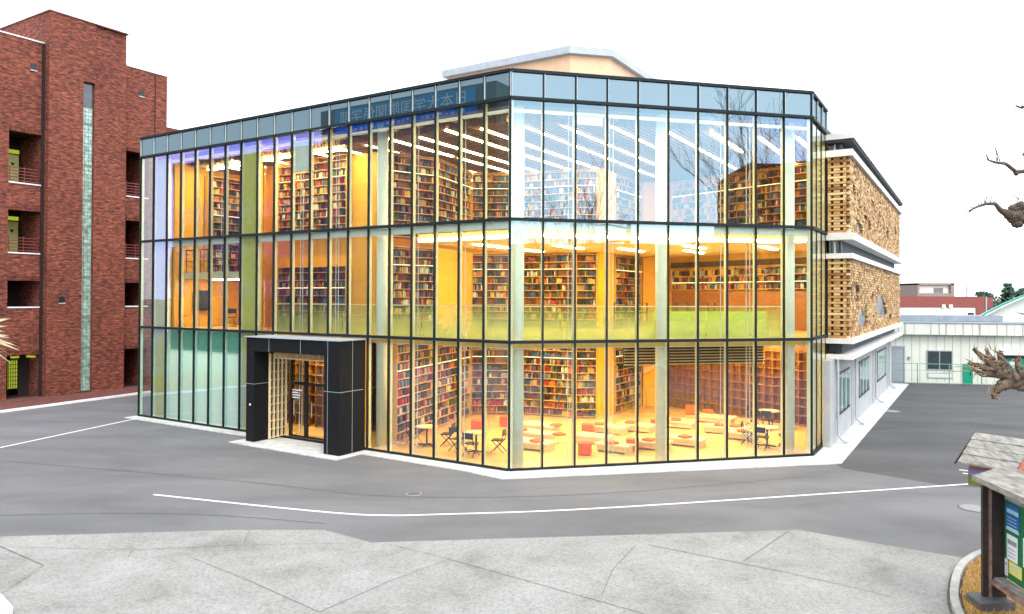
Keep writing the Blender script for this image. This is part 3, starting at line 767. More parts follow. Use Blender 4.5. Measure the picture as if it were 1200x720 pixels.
def put(proto, cnt, u, w, z, rz, label, group):
    o = proto if cnt[0] == 0 else copy_tree(proto); cnt[0] += 1
    o.location = UW(u, w, z); o.rotation_euler = (0, 0, rz+FB.ang()); o['label'] = label; o['group'] = group; return o
tg, cg = 'round cafe tables by the glass', 'black cafe chairs by the glass'
put(T0, ut, 4.75, 1.75, .045, .2, 'round table nearest the left bookcase behind the glass', tg)
put(T0, ut, 2.5, 1.75, .045, .5, 'round table nearest the glass corner column', tg)
put(T0, ut, -6.1, 8.6, .045, .1, 'round table close to the glass in the right reading corner', tg)
put(T0, ut, -5.2, 12.9, .045, .4, 'round table against the dark lattice cabinet', tg)
for u, w, rz, lab in ((5.35, 1.75, 1.6, 'chair on the left side of the table nearest the left bookcase'), (4.1, 2.15, -1.2, 'chair on the right side of the table nearest the left bookcase'),
                      (3.2, 1.6, 1.5, 'chair on the left side of the table nearest the glass corner column'), (2.3, 1.15, 3.2, 'chair with its back to the glass at the table nearest the corner column'), (1.85, 2.2, -1.3, 'chair on the right side of the table nearest the glass corner column'),
                      (-5.4, 8.65, 1.7, 'chair on the left side of the round table in the right reading corner'), (-6.05, 8.0, 3.0, 'chair between the glass and the round table in the right reading corner'), (-6.65, 8.95, -1.4, 'chair on the right side of the round table in the right reading corner'),
                      (-4.5, 13.0, 1.5, 'chair on the left side of the table against the lattice cabinet'), (-5.3, 12.2, 3.1, 'chair on the near side of the table against the lattice cabinet'), (-6.0, 12.9, -1.5, 'chair on the right side of the table against the lattice cabinet')):
    put(C0, uc, u, w, .045, rz, 'black '+lab, cg)
# upstairs dining chairs at far left, under the added fill panel
for u, w, rz, lab in ((16.9, 2.3, .6, 'black chair left of its neighbour under the mezzanine in the far left room'), (16.2, 2.6, -.5, 'black chair right of its neighbour under the mezzanine in the far left room')):
    put(C0, uc, u, w, 4.2, rz, lab, 'chairs under the mezzanine')
t = empty('wall_screen', UW(18.1, 1.5, 5.1), 'flat black screen on the amber wall under the mezzanine', 'screen')
m = MB(FB); m.box(-18.16, -18.11, 1.3, 2.1, 4.95, 5.9); m.build('body', X['black'], t); m = MB(FB); m.box(-18.109, -18.1, 1.34, 2.06, 5.0, 5.86); m.build('display', X['winglass'], t)
# benches, cushions, stools
BENCH = [(2.7, 6.75, 1.7, 'far left'), (1.95, 5.1, 1.5, 'second row'), (1.05, 3.45, 1.5, 'front left'), (.1, 7.95, 1.5, ''), (-.75, 8.95, 1.5, ''), (-1.75, 10.8, 1.8, ''), (-2.9, 12.9, 1.6, ''), (-.3, 5.7, 1.4, ''), (-1.65, 4.65, 1.3, ''), (-2.6, 5.85, 1.3, ''), (-3.45, 7.2, 1.4, ''), (-4.05, 10.45, 1.8, ''), (-4.95, 9.55, 1.2, '')]
BL = ['long bench nearest the left bookcases', 'bench just right of the glass corner column, second from the glass', 'front bench just right of the glass corner column', 'bench behind the middle stool', 'bench in front of the amber pillar', 'bench before the middle amber wall', 'hindmost bench towards the lattice cabinet', 'bench in the middle of the coral stools', 'front bench at the middle of the chamfered front', 'bench just behind the front one at the middle column', 'bench right of the middle column', 'long bench at the edge of the reading corner', 'short bench left of the round table']
CUSH = [(1.9, 6.66), (.49+.3, 4.9), (.37+.5, 3.3), (.51, 7.86), (-1.57, 4.5), (-.43, 8.94), (-2.5, 5.77), (2.56, 4.95), (-1.79, 10.74), (-3.42, 7.08), (-3.77, 10.4), (-4.94, 9.47), (-4.4, 10.5)]
for k, (u, w, L, _) in enumerate(BENCH):
    F = FB.sub(-u, w)
    t = empty('bench', F((0, 0, .045)), 'low pale '+BL[k], 'bench', 'low maple benches in the reading hall')
    o = MB(F); o.box(-L/2, L/2, -.42, .42, .27, .34); o.build('seat', X['bench'], t)
    o = MB(F); o.box(-L/2+.08, -L/2+.14, -.38, .38, .045, .27); o.build('side_panel', X['bench'], t)
    o = MB(F); o.box(L/2-.14, L/2-.08, -.38, .38, .045, .27); o.build('side_panel', X['bench'], t)
    for yy in (-.37, .33): o = MB(F); o.box(-L/2+.142, L/2-.142, yy, yy+.04, .10, .27); o.build('apron_panel', X['bench'], t)
for k, (u, w) in enumerate(CUSH):
    F = FB.sub(-u, w, math.cos(k*1.3)*1, math.sin(k*1.3)*.4)
    o = MB(F)
    n = 5; pts = []; s = .2
    for z, ss in ((.342, s*.9), (.37, s), (.40, s), (.425, s*.86)):
        o_ = [(-ss, -ss, z), (0, -ss*1.03, z), (ss, -ss, z), (ss*1.03, 0, z), (ss, ss, z), (0, ss*1.03, z), (-ss, ss, z), (-ss*1.03, 0, z)]; pts += o_
    fs = [tuple(range(8))[::-1], tuple(range(24, 32))]+[(r*8+i, r*8+(i+1) % 8, (r+1)*8+(i+1) % 8, (r+1)*8+i) for r in range(3) for i in range(8)]
    o._add(pts, fs); o = o.build('cushion', X['cushion'])
    near = min(range(len(BENCH)), key=lambda q: (BENCH[q][0]-u)**2+(BENCH[q][1]-w)**2)
    tag(o, 'flat coral cushion on the '+BL[near].split(',')[0]+(', right end' if k == 12 else ''), 'cushion', 'coral cushions on the maple benches')
STOOL = [(.69, 7.15, 'behind the front benches near the central book wall'), (-.96, 3.55, 'nearest the glass in the chamfered front'), (-2.13, 5.1, 'just left of the middle column near the glass'), (-1.28, 9.7, 'left of the middle column towards the amber wall'), (-1.13, 14.6, 'hindmost, by the amber wall'), (-2.3, 13.6, 'beside the hindmost bench'), (4.5, 6.9, 'left of the corner column near the central book wall'), (4.96, 5.4, 'behind the left cafe tables')]
for u, w, lab in STOOL:
    F = FB.sub(-u, w, 1, .35)
    t = empty('stool', F((0, 0, .045)), 'coral cube stool '+lab, 'stool', 'coral cube stools in the reading hall')
    o = MB(F); o.box(-.22, .22, -.22, .22, .06, .42); o.build('body', X['cushion'], t)
    o = MB(F); o.prism([(-.23, -.19), (-.19, -.23), (.19, -.23), (.23, -.19), (.23, .19), (.19, .23), (-.19, .23), (-.23, .19)], .42, .47); o.build('seat', X['cushion'], t)
    o = MB(F); o.box(-.19, .19, -.19, .19, .045, .06); o.build('base', X['black'], t)
# first floor lime settees and reading chairs
for k, x in enumerate((5.9, 7.45, 9.0)):
    t = empty('settee', FC((x+.72, 2.2, 4.2)), 'lime settee behind the first floor balustrade, '+['beside the middle column', 'between the other two', 'nearest the right end column'][k], 'settee', 'lime settees on the first floor')
    o = MB(FC); o.box(x, x+1.45, 1.95, 2.12, 4.28, 5.12); o.build('backrest', X['lime'], t)
    o = MB(FC); o.box(x, x+1.45, 2.12, 2.7, 4.28, 4.62); o.build('seat', X['lime'], t)
    o = MB(FC); o.box(x+.05, x+1.4, 2.0, 2.65, 4.2, 4.28); o.build('base', X['black'], t)
for k, x in enumerate((5.6, 6.5, 7.45, 8.3, 9.2, 10.0)):
    t = empty('reading_stand', FC((x, 4.6, 4.2)), 'black framed reading stand behind the lime settees, number %s from the middle column' % ['one', 'two', 'three', 'four', 'five', 'six'][k], 'stand', 'black reading stands on the first floor')
    o = MB(FC)
    o.tube([(x-.25, 4.6, 4.2), (x-.25, 4.6, 5.42), (x+.25, 4.6, 5.42), (x+.25, 4.6, 4.2)], .03); o.build('frame', X['black'], t)
    o = MB(FC); o.box(x-.23, x+.23, 4.55, 4.65, 5.0, 5.05); o.build('shelf', X['black'], t)
o = MB(FB); o.box(-7.7, -7.55, 2.62, 2.645, 5.75, 6.0); o = o.build('notice', X['white']); tag(o, 'small white notice on the amber wall above the porch', 'notice')

# ------------------------------------------------------------------ tiled annex on the right
AN = empty('tiled_annex', UW(-8.3, 18), 'annex with two tiers of straw coloured tile screens over a grey ground floor', 'building')
WA, WB = 10.9, 34.4
ub = 8.65
m = MB(FB); m.box(7.9, 8.15, 9.6, WB-.3, .03, 3.3)
m.box(4.0, 8.14, WB-.32, WB-.06, .03, 12); m.build('wall', X['concrete_w'], AN)
m = MB(FB); m.box(7.86, 8.34, WA+.35, WB-.25, 3.5, 11.9); m.build('core_wall', X['recess_g'], AN)
def ledge(z0, z1, pr, name='ledge', mat='ledge', fr=None):
    o = MB(FB); a = WA-pr if fr is None else fr
    o.prism([(7.83, a), (ub+pr, a), (ub+pr, WB+pr*.5), (7.83, WB+pr*.5)], z0, z1); return o.build(name, X[mat], AN)
ledge(3.88, 4.08, .16); ledge(7.18, 7.38, .14); ledge(7.9, 8.18, .16); ledge(11.14, 11.4, .14)
ledge(11.80, 12.02, .2, 'roof_slab'); ledge(11.70, 11.797, .14, 'roof_fascia', 'recess_g')
ledge(3.27, 3.45, .14, 'canopy')
def screen(z0, z1, holes):
    bk = MB(FB); bk.prism([(7.95, WA+.12), (ub-.12, WA+.12), (ub-.12, WB-.05), (7.95, WB-.05)], z0, z1); s = bk.build('screen_backing', X['tile_back'], AN)
    for (wc, zc, rw, rz) in holes:
        o = MB(FB)
        seg = 18
        pts = [(wc+rw*math.cos(2*math.pi*i/seg)*(1+.1*math.sin(3*i)), zc+rz*math.sin(2*math.pi*i/seg)) for i in range(seg)]
        o._add([(ub-.105, a, b) for a, b in pts], [tuple(range(seg))[::-1]]); 
        if o.f: o.build('slate_window', X['tile_grey'], AN)
    t = MB(FB); rows = 28; rh = (z1-z0)/rows
    for r in range(rows):
        zz0 = z0+r*rh+.008; zz1 = z0+(r+1)*rh-.008
        w = WA+.02+(.21 if r % 2 else 0)
        while w < WB-.45:
            L = .34
            c = (w+L/2, (zz0+zz1)/2)
            inside = any(((c[0]-h[0])/h[2])**2+((c[1]-h[1])/h[3])**2 < 1+random.uniform(-.25, .3) for h in holes)
            if not inside and random.random() > .05:
                t.mi = random.choices([0, 1, 2, 3], [5, 3.6, 2.4, 2.4])[0]
                pr = random.uniform(-.01, .02)
                t.box(ub-.11, ub+pr, w+.014, w+L-.014, zz0, zz1)
            w += L
        # short front return: long stretchers, every other row with dark pockets
        t.mi = random.choices([0, 1, 2, 3], [5, 3, 1.3, 3])[0]
        if r % 2 == 0:
            t.box(7.88, ub-.12, WA-.02, WA+.11, zz0, zz1)
        else:
            for a, b in ((7.88, 7.99), (8.09, 8.32), (8.43, ub-.11)):
                t.mi = random.choices([0, 1, 3], [4, 3, 3])[0]
                t.box(a, b, WA+.0, WA+.11, zz0, zz1)
    t.build('tile_screen', [X['tile_a'], X['tile_b'], X['tile_c'], X['tile_d']], AN)
screen(4.08, 7.18, [(15.3, 4.75, 1.5, .42), (16.2, 5.1, .6, .3), (22.7, 5.25, 2.0, .6), (24.5, 4.9, 1.0, .3), (13.2, 6.0, .6, .35), (27.5, 4.6, .8, .2), (18.6, 5.7, .5, .2)])
screen(8.18, 11.14, [(12.4, 10.0, .6, .2), (14.2, 8.6, .9, .22), (13.4, 8.9, .3, .15), (16.0, 9.25, .7, .14), (17.5, 9.0, .6, .25), (22, 9.9, .5, .15), (26, 9.2, .9, .25), (31, 9.8, .8, .3), (19, 10.2, .3, .12)])
for z0, z1 in ((7.4, 7.88), (11.42, 11.69)):
    m = MB(FB); m.box(7.9, 8.08, WA+.2, WA+.24, z0, z1); m.box(8.14, 8.36, WA+.2, WA+.24, z0, z1); m.build('window', X['winglass'], AN)
    m = MB(FB); m.box(8.08, 8.14, WA+.18, WA+.25, z0, z1); m.build('window_frame', X['ledge'], AN)
for (a, b) in ((11.2, 14.6), (17.9, 21.7), (25.6, 30.4)):
    m = MB(FB); m.box(8.152, 8.175, a, b, 1.05, 2.62); m.box(8.152, 8.19, a-.06, b+.06, .98, 1.05); m.box(8.152, 8.19, a-.06, b+.06, 2.62, 2.68); w = m.build('window', X['black'], AN)
    n = 3
    for i in range(n):
        p0 = a+.05+i*(b-a-.05)/n; p1 = a+(i+1)*(b-a-.05)/n
        m = MB(FB); m.box(8.176, 8.186, p0, p1, 1.1, 2.58); m.build('pane', X['winteal'], w)
        m = MB(FB); m.box(8.187, 8.2, p0-.05, p0, 1.05, 2.62); m.build('frame', X['ledge'], w)
for wv in (10.8, 15.9, 24.0, 31.5):
    m = MB(FB); m.tube([(8.26, wv, 3.27), (8.26, wv, .35), (8.42, wv, .15), (8.6, wv, .08)], .045, 8); m.build('downpipe', X['gutter'], AN)
for wv in (15.3, 23.4, 31.0):
    m = MB(FB); m.box(8.152, 8.158, wv, wv+.03, .05, 3.2); m.build('panel_joint', X['recess_g'], AN)

# ------------------------------------------------------------------ red brick building on the left
BK = empty('brick_building', UW(31, 2), 'red brick building with stair tower, glass block strip and recessed balconies', 'building')
def ubx(m, u0, u1, w0, w1, z0, z1): m.box(-u1, -u0, w0, w1, z0, z1)
UT, US = 30.3, 30.8
# stair tower: two leaves either side of the window slot
m = MB(FB); ubx(m, UT, 40, .76, 2.62, 0, 21.25); ubx(m, UT+.14, 40, 3.32, 5.2, 0, 21.25); ubx(m, UT+.02, 40, 2.62, 3.32, 17.85, 21.25); ubx(m, UT+.5, 40, 2.62, 3.32, 0, 17.85); m.build('tower', X['brick'], BK)
m = MB(FB); ubx(m, UT-.03, 40.05, .73, 5.23, 21.25, 21.33); m.build('coping', X['brick_soldier'], BK)
st = MB(FB); ubx(st, UT+.3, UT+.49, 2.63, 3.31, .15, 17.84); st = st.build('window_strip', X['mortar'], BK)
segs = [(.18, 2.55), (2.7, 4.3), (4.45, 6.6), (6.75, 8.5), (8.65, 11.0), (11.15, 13.0), (13.15, 15.4), (15.55, 16.4), (16.5, 17.8)]
for k, (a, b) in enumerate(segs):
    m = MB(FB)
    if k == 8: ubx(m, UT+.28, UT+.3, 2.66, 3.28, a, b); m.build('pane', X['gblock_d'], st); continue
    n = round((b-a)/.2); hh = (b-a)/n
    for r in range(n):
        for c in range(3):
            ubx(m, UT+.27+random.uniform(0, .02), UT+.3, 2.66+c*.207+.014, 2.66+(c+1)*.207-.014, a+r*hh+.014, a+(r+1)*hh-.014)
    m.build('glass_blocks', X['gblock'], st)
# wings either side: brick with recessed balconies; storey levels
LEV = [(0.12, 2.42, 'door'), (4.95, 6.42, 'low'), (7.87, 10.2, 'rail'), (11.63, 14.42, 'rail')]
def wing(w0, w1, pier0, pier1, ztop):
    m = MB(FB)
    if pier0 > w0: ubx(m, US, 40, w0, pier0, 0, ztop)
    if w1 > pier1: ubx(m, US, 40, pier1, w1, 0, ztop)
    z = 0
    for (a, b, k) in LEV:
        if a > z+.2: ubx(m, US+.003, US+.35, pier0, pier1, z, a)
        z = b
    ubx(m, US+.003, US+.35, pier0, pier1, z, ztop)
    m.build('wall', X['brick'], BK)
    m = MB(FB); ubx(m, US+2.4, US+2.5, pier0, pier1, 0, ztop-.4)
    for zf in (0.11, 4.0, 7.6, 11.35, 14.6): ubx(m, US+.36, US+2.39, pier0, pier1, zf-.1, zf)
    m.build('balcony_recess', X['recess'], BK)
    for (a, b, k) in LEV:
        m = MB(FB)
        ubx(m, US-.03, US-.002, pier0, pier1, b+.004, b+.24); m.build('lintel_course', X['brick_soldier'], BK)
        if k != 'door':
            m = MB(FB); ubx(m, US-.05, US+.36, pier0-.0, pier1, a, a+.07); m.build('sill', X['offwhite'], BK)
        if k == 'rail':
            m = MB(FB)
            for q in range(5): ubx(m, US+.1, US+.13, pier0, pier1, a+.16+q*.17, a+.2+q*.17)
            for q in range(3): ubx(m, US+.135, US+.16, pier0+.1+q*(pier1-pier0-.25)/2, pier0+.14+q*(pier1-pier0-.25)/2, a+.07, a+.95)
            m.build('railing', X['rail_red'], BK)
    m = MB(FB); ubx(m, US-.05, 40, w0, w1, ztop, ztop+.07); m.build('coping', X['offwhite'], BK)
wing(-2.6, .757, -.98, .70, 19.5); wing(5.203, 8.1, 5.45, 6.9, 19.55)
m = MB(FB); ubx(m, UT+.4, UT+.5, 5.21, 5.35, 0, 19.5); ubx(m, UT+.4, UT+.52, .62, .755, 0, 19.5); m.build('shadow_strip', X['recess'], BK)  # dark strips painting the shadow line where tower and wings meet
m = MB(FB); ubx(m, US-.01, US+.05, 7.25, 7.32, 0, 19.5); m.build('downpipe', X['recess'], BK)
for w, z, uu in ((.2, 18.1, US), (6.4, 18.1, US), (1.55, 5.4, UT)):
    m = MB(FB); ubx(m, uu-.02, uu+.02, w-.15, w+.15, z-.17, z+.17); m.build('vent', X['black'], BK)
    m = MB(FB); ubx(m, uu-.05, uu+.02, w-.17, w+.17, z-.24, z-.175); m.build('vent_sill', X['concrete_w'], BK)
for (a, b, k) in LEV:
    if k == 'rail':
        m = MB(FB); ubx(m, US+2.3, US+2.39, -.2, .56, a-.25, a+1.9); d = m.build('balcony_door', X['door_yellow'], BK)
        m = MB(FB); m._add([(-(US+2.29), .12, a+1.45), (-(US+2.29), .36, a+1.45), (-(US+2.29), .24, a+1.25)], [(0, 1, 2)]); m.build('door_sign', X['black'], d)
        m = MB(FB); ubx(m, US+2.25, US+2.39, -.2, .56, a+1.98, a+2.18); m.build('balcony_lamp', X['lamp_green'], BK)
# ground-floor doorway, lit: a gridded window at the back, a glazed door in the tower's flank
m = MB(FB); ubx(m, US+1.2, US+1.24, -.36, .12, .5, 2.08); w = m.build('lit_window', X['lamp_green'], BK)
m = MB(FB)
for q in range(5): ubx(m, US+1.17, US+1.2, -.36+q*.113, -.335+q*.113, .5, 2.08)
for q in range(8): ubx(m, US+1.175, US+1.2, -.36, .12, .5+q*.22, .525+q*.22)
m.build('window_grid', X['recess'], w)
m = MB(FB); ubx(m, US+1.19, US+1.23, .13, .75, .1, 2.3); m.build('door_wall', X['recess'], BK)
m = MB(FB); ubx(m, 31.2, 32.0, .735, .75, .25, 2.05); w = m.build('lit_door', X['lamp_green'], BK)
m = MB(FB)
for q in (31.16, 31.58, 31.96): ubx(m, q, q+.05, .71, .735, .12, 2.1)
for z in (.12, .62, .98, 2.05): ubx(m, 31.16, 32.0, .715, .737, z, z+.07)
m.build('door_frame', X['black'], w)
m = MB(FB); ubx(m, 31.68, 31.9, .705, .713, 1.15, 1.8); m.build('door_poster', X['paper'], w)
m = MB(FB); ubx(m, US+.9, US+1.1, -.3, .05, 2.2, 2.3); ubx(m, 31.3, 31.9, .5, .7, 2.2, 2.3); m.build('entrance_lamp', X['lamp_green'], BK)
m = MB(FB); ubx(m, 33.4, 45, 8.1, 20, 0, 17); m.build('rear_wing', X['brick'], BK)

# ------------------------------------------------------------------ far right: shed, fence, red building
FF = Fr(25.36, 50.27, 8.06, -1.69)
SH = empty('long_shed', FF((6, 3, 0)), 'long low cream sided shed with a deep parapet behind the car park', 'shed')
m = MB(FF); m.box(-8, 30, 0, 9, 0, 3.25); m.mi = 1
for i in range(76): m.box(-8+i*.5, -7.975+i*.5, -.012, .0, .1, 3.25)
m.build('wall', [X['shed'], X['shed_trim']], SH)
m = MB(FF); m.box(-8.2, 30.2, -.45, .0, 3.25, 4.0); m.mi = 1
for i in range(76): 
    if random.random() < .8: m.box(-8+i*.5+random.uniform(-.1, .1), -7.98+i*.5, -.462, -.45, 3.27, 3.98)
m.build('parapet', [X['shed'], X['shed_trim']], SH)
m = MB(FF); m.box(-8.2, 30.2, -.5, 9, 4.0, 4.08); m.build('roof', X['slate'], SH)
m = MB(FF); m.box(1.0, 7.6, 1.5, 3.5, 4.1, 4.5); m.build('roof_light', X['slate'], SH)
m = MB(FF)
for i in range(16): m.box(-.8, 1.0, -.07, -.02, .1+i*.14, .225+i*.14)
m.box(-.88, -.8, -.1, .0, 0, 2.45); m.box(1.0, 1.08, -.1, .0, 0, 2.45); m.box(-.88, 1.08, -.12, 0, 2.35, 2.47); m.build('roller_shutter', X['shutter'], SH)
m = MB(FF); m.box(2.42, 3.98, -.05, 0, .9, 2.2); w = m.build('window', X['fascia'], SH)
for a, b in ((2.47, 3.17), (3.23, 3.93)): m = MB(FF); m.box(a, b, -.065, -.052, .96, 2.14); m.build('pane', X['winglass'], w)
m = MB(FF); m.box(2.45, 4.0, -.04, -.013, .33, .7); w = m.build('vent_frame', X['fascia'], SH); m = MB(FF); m.box(2.52, 3.93, -.055, -.042, .39, .64); m.build('vent_grille', X['shed'], w)
m = MB(FF); m.cyl(1.35, -.06, 1.6, 1.75, .08); m.build('vent_cap', X['fascia'], SH)
m = MB(FF); m.box(4.62, 5.2, -.06, -.013, .05, 1.35); d = m.build('green_door', X['green'], SH); m = MB(FF); m.box(5.05, 5.08, -.1, -.062, .6, .8); m.build('handle', X['black'], d)
m = MB(FF); m.box(6.9, 8.25, -.12, -.06, .75, 1.75); bn = m.build('green_banner', X['green'], SH)
m = MB(FF); m._add([(7.25, -.128, 1.55), (7.9, -.128, 1.55), (7.7, -.128, 1.3), (7.6, -.128, 1.15), (7.45, -.128, 1.3)], [(0, 4, 3, 2, 1)]); m.build('banner_emblem', X['white'], bn)
m = MB(FF); m.box(6.9, 8.35, -.055, -.014, .6, 2.1); m.build('window', X['winglass'], SH)
m = MB(FF); m.xprism([(-.6, 2.0), (-.6, 2.06), (-.02, 2.3), (-.02, 2.24)], 6.85, 8.4); m.build('awning', X['white'], SH)
# fence of rails and mesh
FE = empty('mesh_fence', FF((4, -1.2, 0)), 'low pale green rail fence in front of the cream shed', 'fence')
for i in range(8):
    m = MB(FF); m.cyl(-1.0+i*1.9+.6, -1.2, 0, 1.42, .03, n=6); m.build('post', X['fencegreen'], FE)
m = MB(FF); m.tube([(-1, -1.2, 1.38), (12, -1.2, 1.38)], .022); m.tube([(-1, -1.2, .95), (12, -1.2, .95)], .012); m.tube([(-1, -1.2, .15), (12, -1.2, .15)], .012); m.build('rail', X['fencegreen'], FE)
# arched roof hall behind shed
AH = empty('arched_hall', FF((13, 4.5, 0)), 'hall with a curved white roof edged in green, rising behind the shed', 'building')
arc = []
for k in range(21):
    t = k/20; x = 6.0+t*14; arc.append((x, 4.05+2.6*math.sin(math.pi*t)**.9))
for k in range(20):
    pass
m = MB(FF)
pts = arc; n = len(pts)
m._add([(x, 1.6, z) for x, z in pts]+[(x, 2.3, z) for x, z in pts]+[(x, 1.6, z+.12) for x, z in pts]+[(x, 2.3, z+.12) for x, z in pts],
       [(i, i+1, n+i+1, n+i) for i in range(n-1)]+[(2*n+i, 3*n+i, 3*n+i+1, 2*n+i+1) for i in range(n-1)]+[(i, 2*n+i, 2*n+i+1, i+1) for i in range(n-1)]+[(n+i, n+i+1, 3*n+i+1, 3*n+i) for i in range(n-1)]); m.build('roof', X['white'], AH)
m = MB(FF); m._add([(x, 1.55, z+.125) for x, z in pts]+[(x, 1.95, z+.125) for x, z in pts]+[(x, 1.55, z+.19) for x, z in pts]+[(x, 1.95, z+.19) for x, z in pts],
       [(i, i+1, n+i+1, n+i) for i in range(n-1)]+[(2*n+i, 3*n+i, 3*n+i+1, 2*n+i+1) for i in range(n-1)]+[(i, 2*n+i, 2*n+i+1, i+1) for i in range(n-1)]+[(n+i, n+i+1, 3*n+i+1, 3*n+i) for i in range(n-1)]); m.build('roof_edge', X['green'], AH)
m = MB(FF); m._add([(x, 2.1, 4.09) for x, z in pts]+[(x, 2.1, z-.02) for x, z in pts], [(i, i+1, n+i+1, n+i) for i in range(n-1)]); m.build('gable_wall', X['shed'], AH)
m = MB(FF); m.box(9.6, 16, 2.02, 2.08, 4.7, 5.6); m.build('window', X['recess_g'], AH)
# red-banded block further off
RB = empty('red_banded_block', (52, 100, 0), 'distant ivory block with an oxide red upper band and parapet', 'building')
m = MB(); m.box(36, 60.2, 95, 110, 0, 4.55); m.build('wall', X['creamwall'], RB)
m = MB(); m.box(36, 60.3, 94.9, 110.1, 4.55, 5.95); m.box(59.2, 60.35, 94.88, 96, 0, 4.55); m.build('red_band', X['redwall'], RB)
m = MB(); m.box(60.45, 60.6, 94.9, 95.1, 0, 5.9); m.build('downpipe', X['fascia'], RB)
m = MB(); m.box(60.4, 62.1, 96, 110, 0, 5.85); m.build('side_wing', X['redwall'], RB)
m = MB(); m.box(60.7, 61.9, 95.95, 96, 2.2, 4.5); m.build('side_window', X['winglass'], RB)
m = MB(); m.box(58.2, 58.95, 94.94, 95, 2.5, 3.9); m.build('window', X['winglass'], RB)
for x in (47.5, 48.4, 55, 55.9): m = MB(); m.box(x-.2, x+.2, 94.7, 94.9, 4.5, 4.9); m.build('wall_vent', X['white'], RB)
TW = empty('rooftop_house', (63.5, 110, 0), 'boxy grey brown distant house with a white balcony above the red band', 'building')
m = MB(); m.box(60.5, 60.8, 111, 118, 0, 7.9); m.box(65.5, 66, 111, 118, 0, 7.9); m.box(60.5, 66, 111, 118, 7.7, 8.0); m.box(60.81, 65.49, 111.02, 118, 0, 6.5); m.build('wall', X['taupe'], TW)
m = MB(); m.box(60.82, 65.48, 111.5, 117, 6.5, 7.68); m.build('back_wall', X['creamwall'], TW)
m = MB(); m.box(63.2, 64.6, 111.44, 111.5, 6.55, 7.3); m.build('window', X['winglass'], TW)
o = MB(); o.box(50.2, 52, 105, 107, 0, 7.1); o = o.build('distant_tank_house', X['concrete_w']); tag(o, 'small pale grey distant hut at the edge of the tiled annex', 'building')
o = MB()
o.box(85, 97, 128, 128.4, 0, 6.4)
for i in range(5): o.box(84.6, 98, 127.6+i*.5, 127.8+i*.5, 5.2+i*.55, 5.35+i*.55)
o.box(84.6, 98, 127.4, 130.4, 8.3, 8.5); o = o.build('white_stand', X['white']); tag(o, 'distant white tiered stand at the right edge behind dark trees', 'building')
# antenna
o = MB(); o.cyl(67.2, 110, 0, 7.6, .08, n=6); o.tube([(66.2, 110, 7.0), (69.2, 110, 7.35)], .07)
for i in range(5): o.tube([(66.5+i*.6, 109.6, 7.04+i*.07), (66.5+i*.6, 110.4, 7.04+i*.07)], .04, 4)
o = o.build('antenna', X['fascia']); tag(o, 'thin rooftop antenna right of the boxy distant house', 'antenna')

# ------------------------------------------------------------------ trees
def leaf_crown(mb, c, r, n, size, rnd, sq=(1, 1, 1)):
    for _ in range(n):
        while True:
            p = Vector((rnd.uniform(-1, 1), rnd.uniform(-1, 1), rnd.uniform(-1, 1)))
            if p.length < 1: break
        p = Vector((p.x*r*sq[0], p.y*r*sq[1], p.z*r*sq[2]))+Vector(c)
        a = Vector((rnd.uniform(-1, 1), rnd.uniform(-1, 1), rnd.uniform(-1, 1))).normalized()*size*rnd.uniform(.6, 1.3); b = a.orthogonal().normalized()*size*.5
        mb._add([tuple(p-a), tuple(p+b), tuple(p+a), tuple(p-b)], [(0, 1, 2, 3)])
rnd = random.Random(3)
TREE_L = ['tallest dark conifer left of the white stand', 'rounded dark tree beside the red block', 'dark bushy tree just under the white stand', 'small dark tree at the right edge of the view', 'rounded dark tree between the conifer and the stand']
for k, (x, y, h, r) in enumerate(((74.5, 112, 8.3, 2.2), (71.4, 112, 6.8, 2.0), (83.5, 118, 7.0, 2.4), (80, 112, 7.0, 2.3), (77.5, 113, 7.4, 2.0), (48, 118, 7.2, 2.0))):
    t = empty('tree', (x, y, 0), (TREE_L+['round dark tree beside the boxy house behind the red band'])[k], 'tree', 'distant dark trees')
    m = MB(); m.cyl(x, y, 0, h*.6, .25, .1, 7); m.build('trunk', X['bark'], t)
    m = MB(); 
    for q in range(9):
        zz = h*(.45+.06*q); rr = r*(1-.09*q) if k == 0 else r*(1-abs(q-4)*.1)
        leaf_crown(m, (x+rnd.uniform(-.4, .4)*r*.5, y+rnd.uniform(-.5, .5), zz), rr*.8, 130, .32, rnd, (1, 1, .5))
    m.build('crown', X['leaf'], t)
def bare(mb, p, d, L, r, depth, rnd, spread=.7, up=.15, fine=.004):
    n = 4; pts = [p]; rad = [r]
    for i in range(n):
        d = (d+Vector((rnd.uniform(-1, 1), rnd.uniform(-1, 1), rnd.uniform(-1, 1)))*.16+Vector((0, 0, up*.3))).normalized()
        p = p+d*(L/n); pts.append(p); rad.append(max(fine, r*(1-.45*(i+1)/n)))
        if depth > 0 and i >= 1:
            for _ in range(rnd.choice((1, 1, 2))):
                dd = (d+Vector((rnd.uniform(-1, 1), rnd.uniform(-1, 1), rnd.uniform(-.6, 1)))*spread).normalized()
                bare(mb, p, dd, L*rnd.uniform(.5, .72), rad[-1]*.62, depth-1, rnd, spread, up, fine)
    mb.tube([tuple(q) for q in pts], rad, 5 if r > .03 else 4)
# pruned plane tree entering the frame from the right
PT = empty('pruned_tree', (11.6, 13.6, 0), 'hard pruned plane tree with knuckled limbs reaching in from the right edge', 'tree')
m = MB(); m.tube([(11.6, 13.6, 0), (11.55, 13.65, 1.5), (11.5, 13.7, 3.4), (11.6, 13.8, 5.5), (11.5, 13.9, 8.2), (11.6, 14, 9.4)], [.32, .27, .25, .22, .16, .1], 14); m.build('trunk', X['bark'], PT, smooth=True)
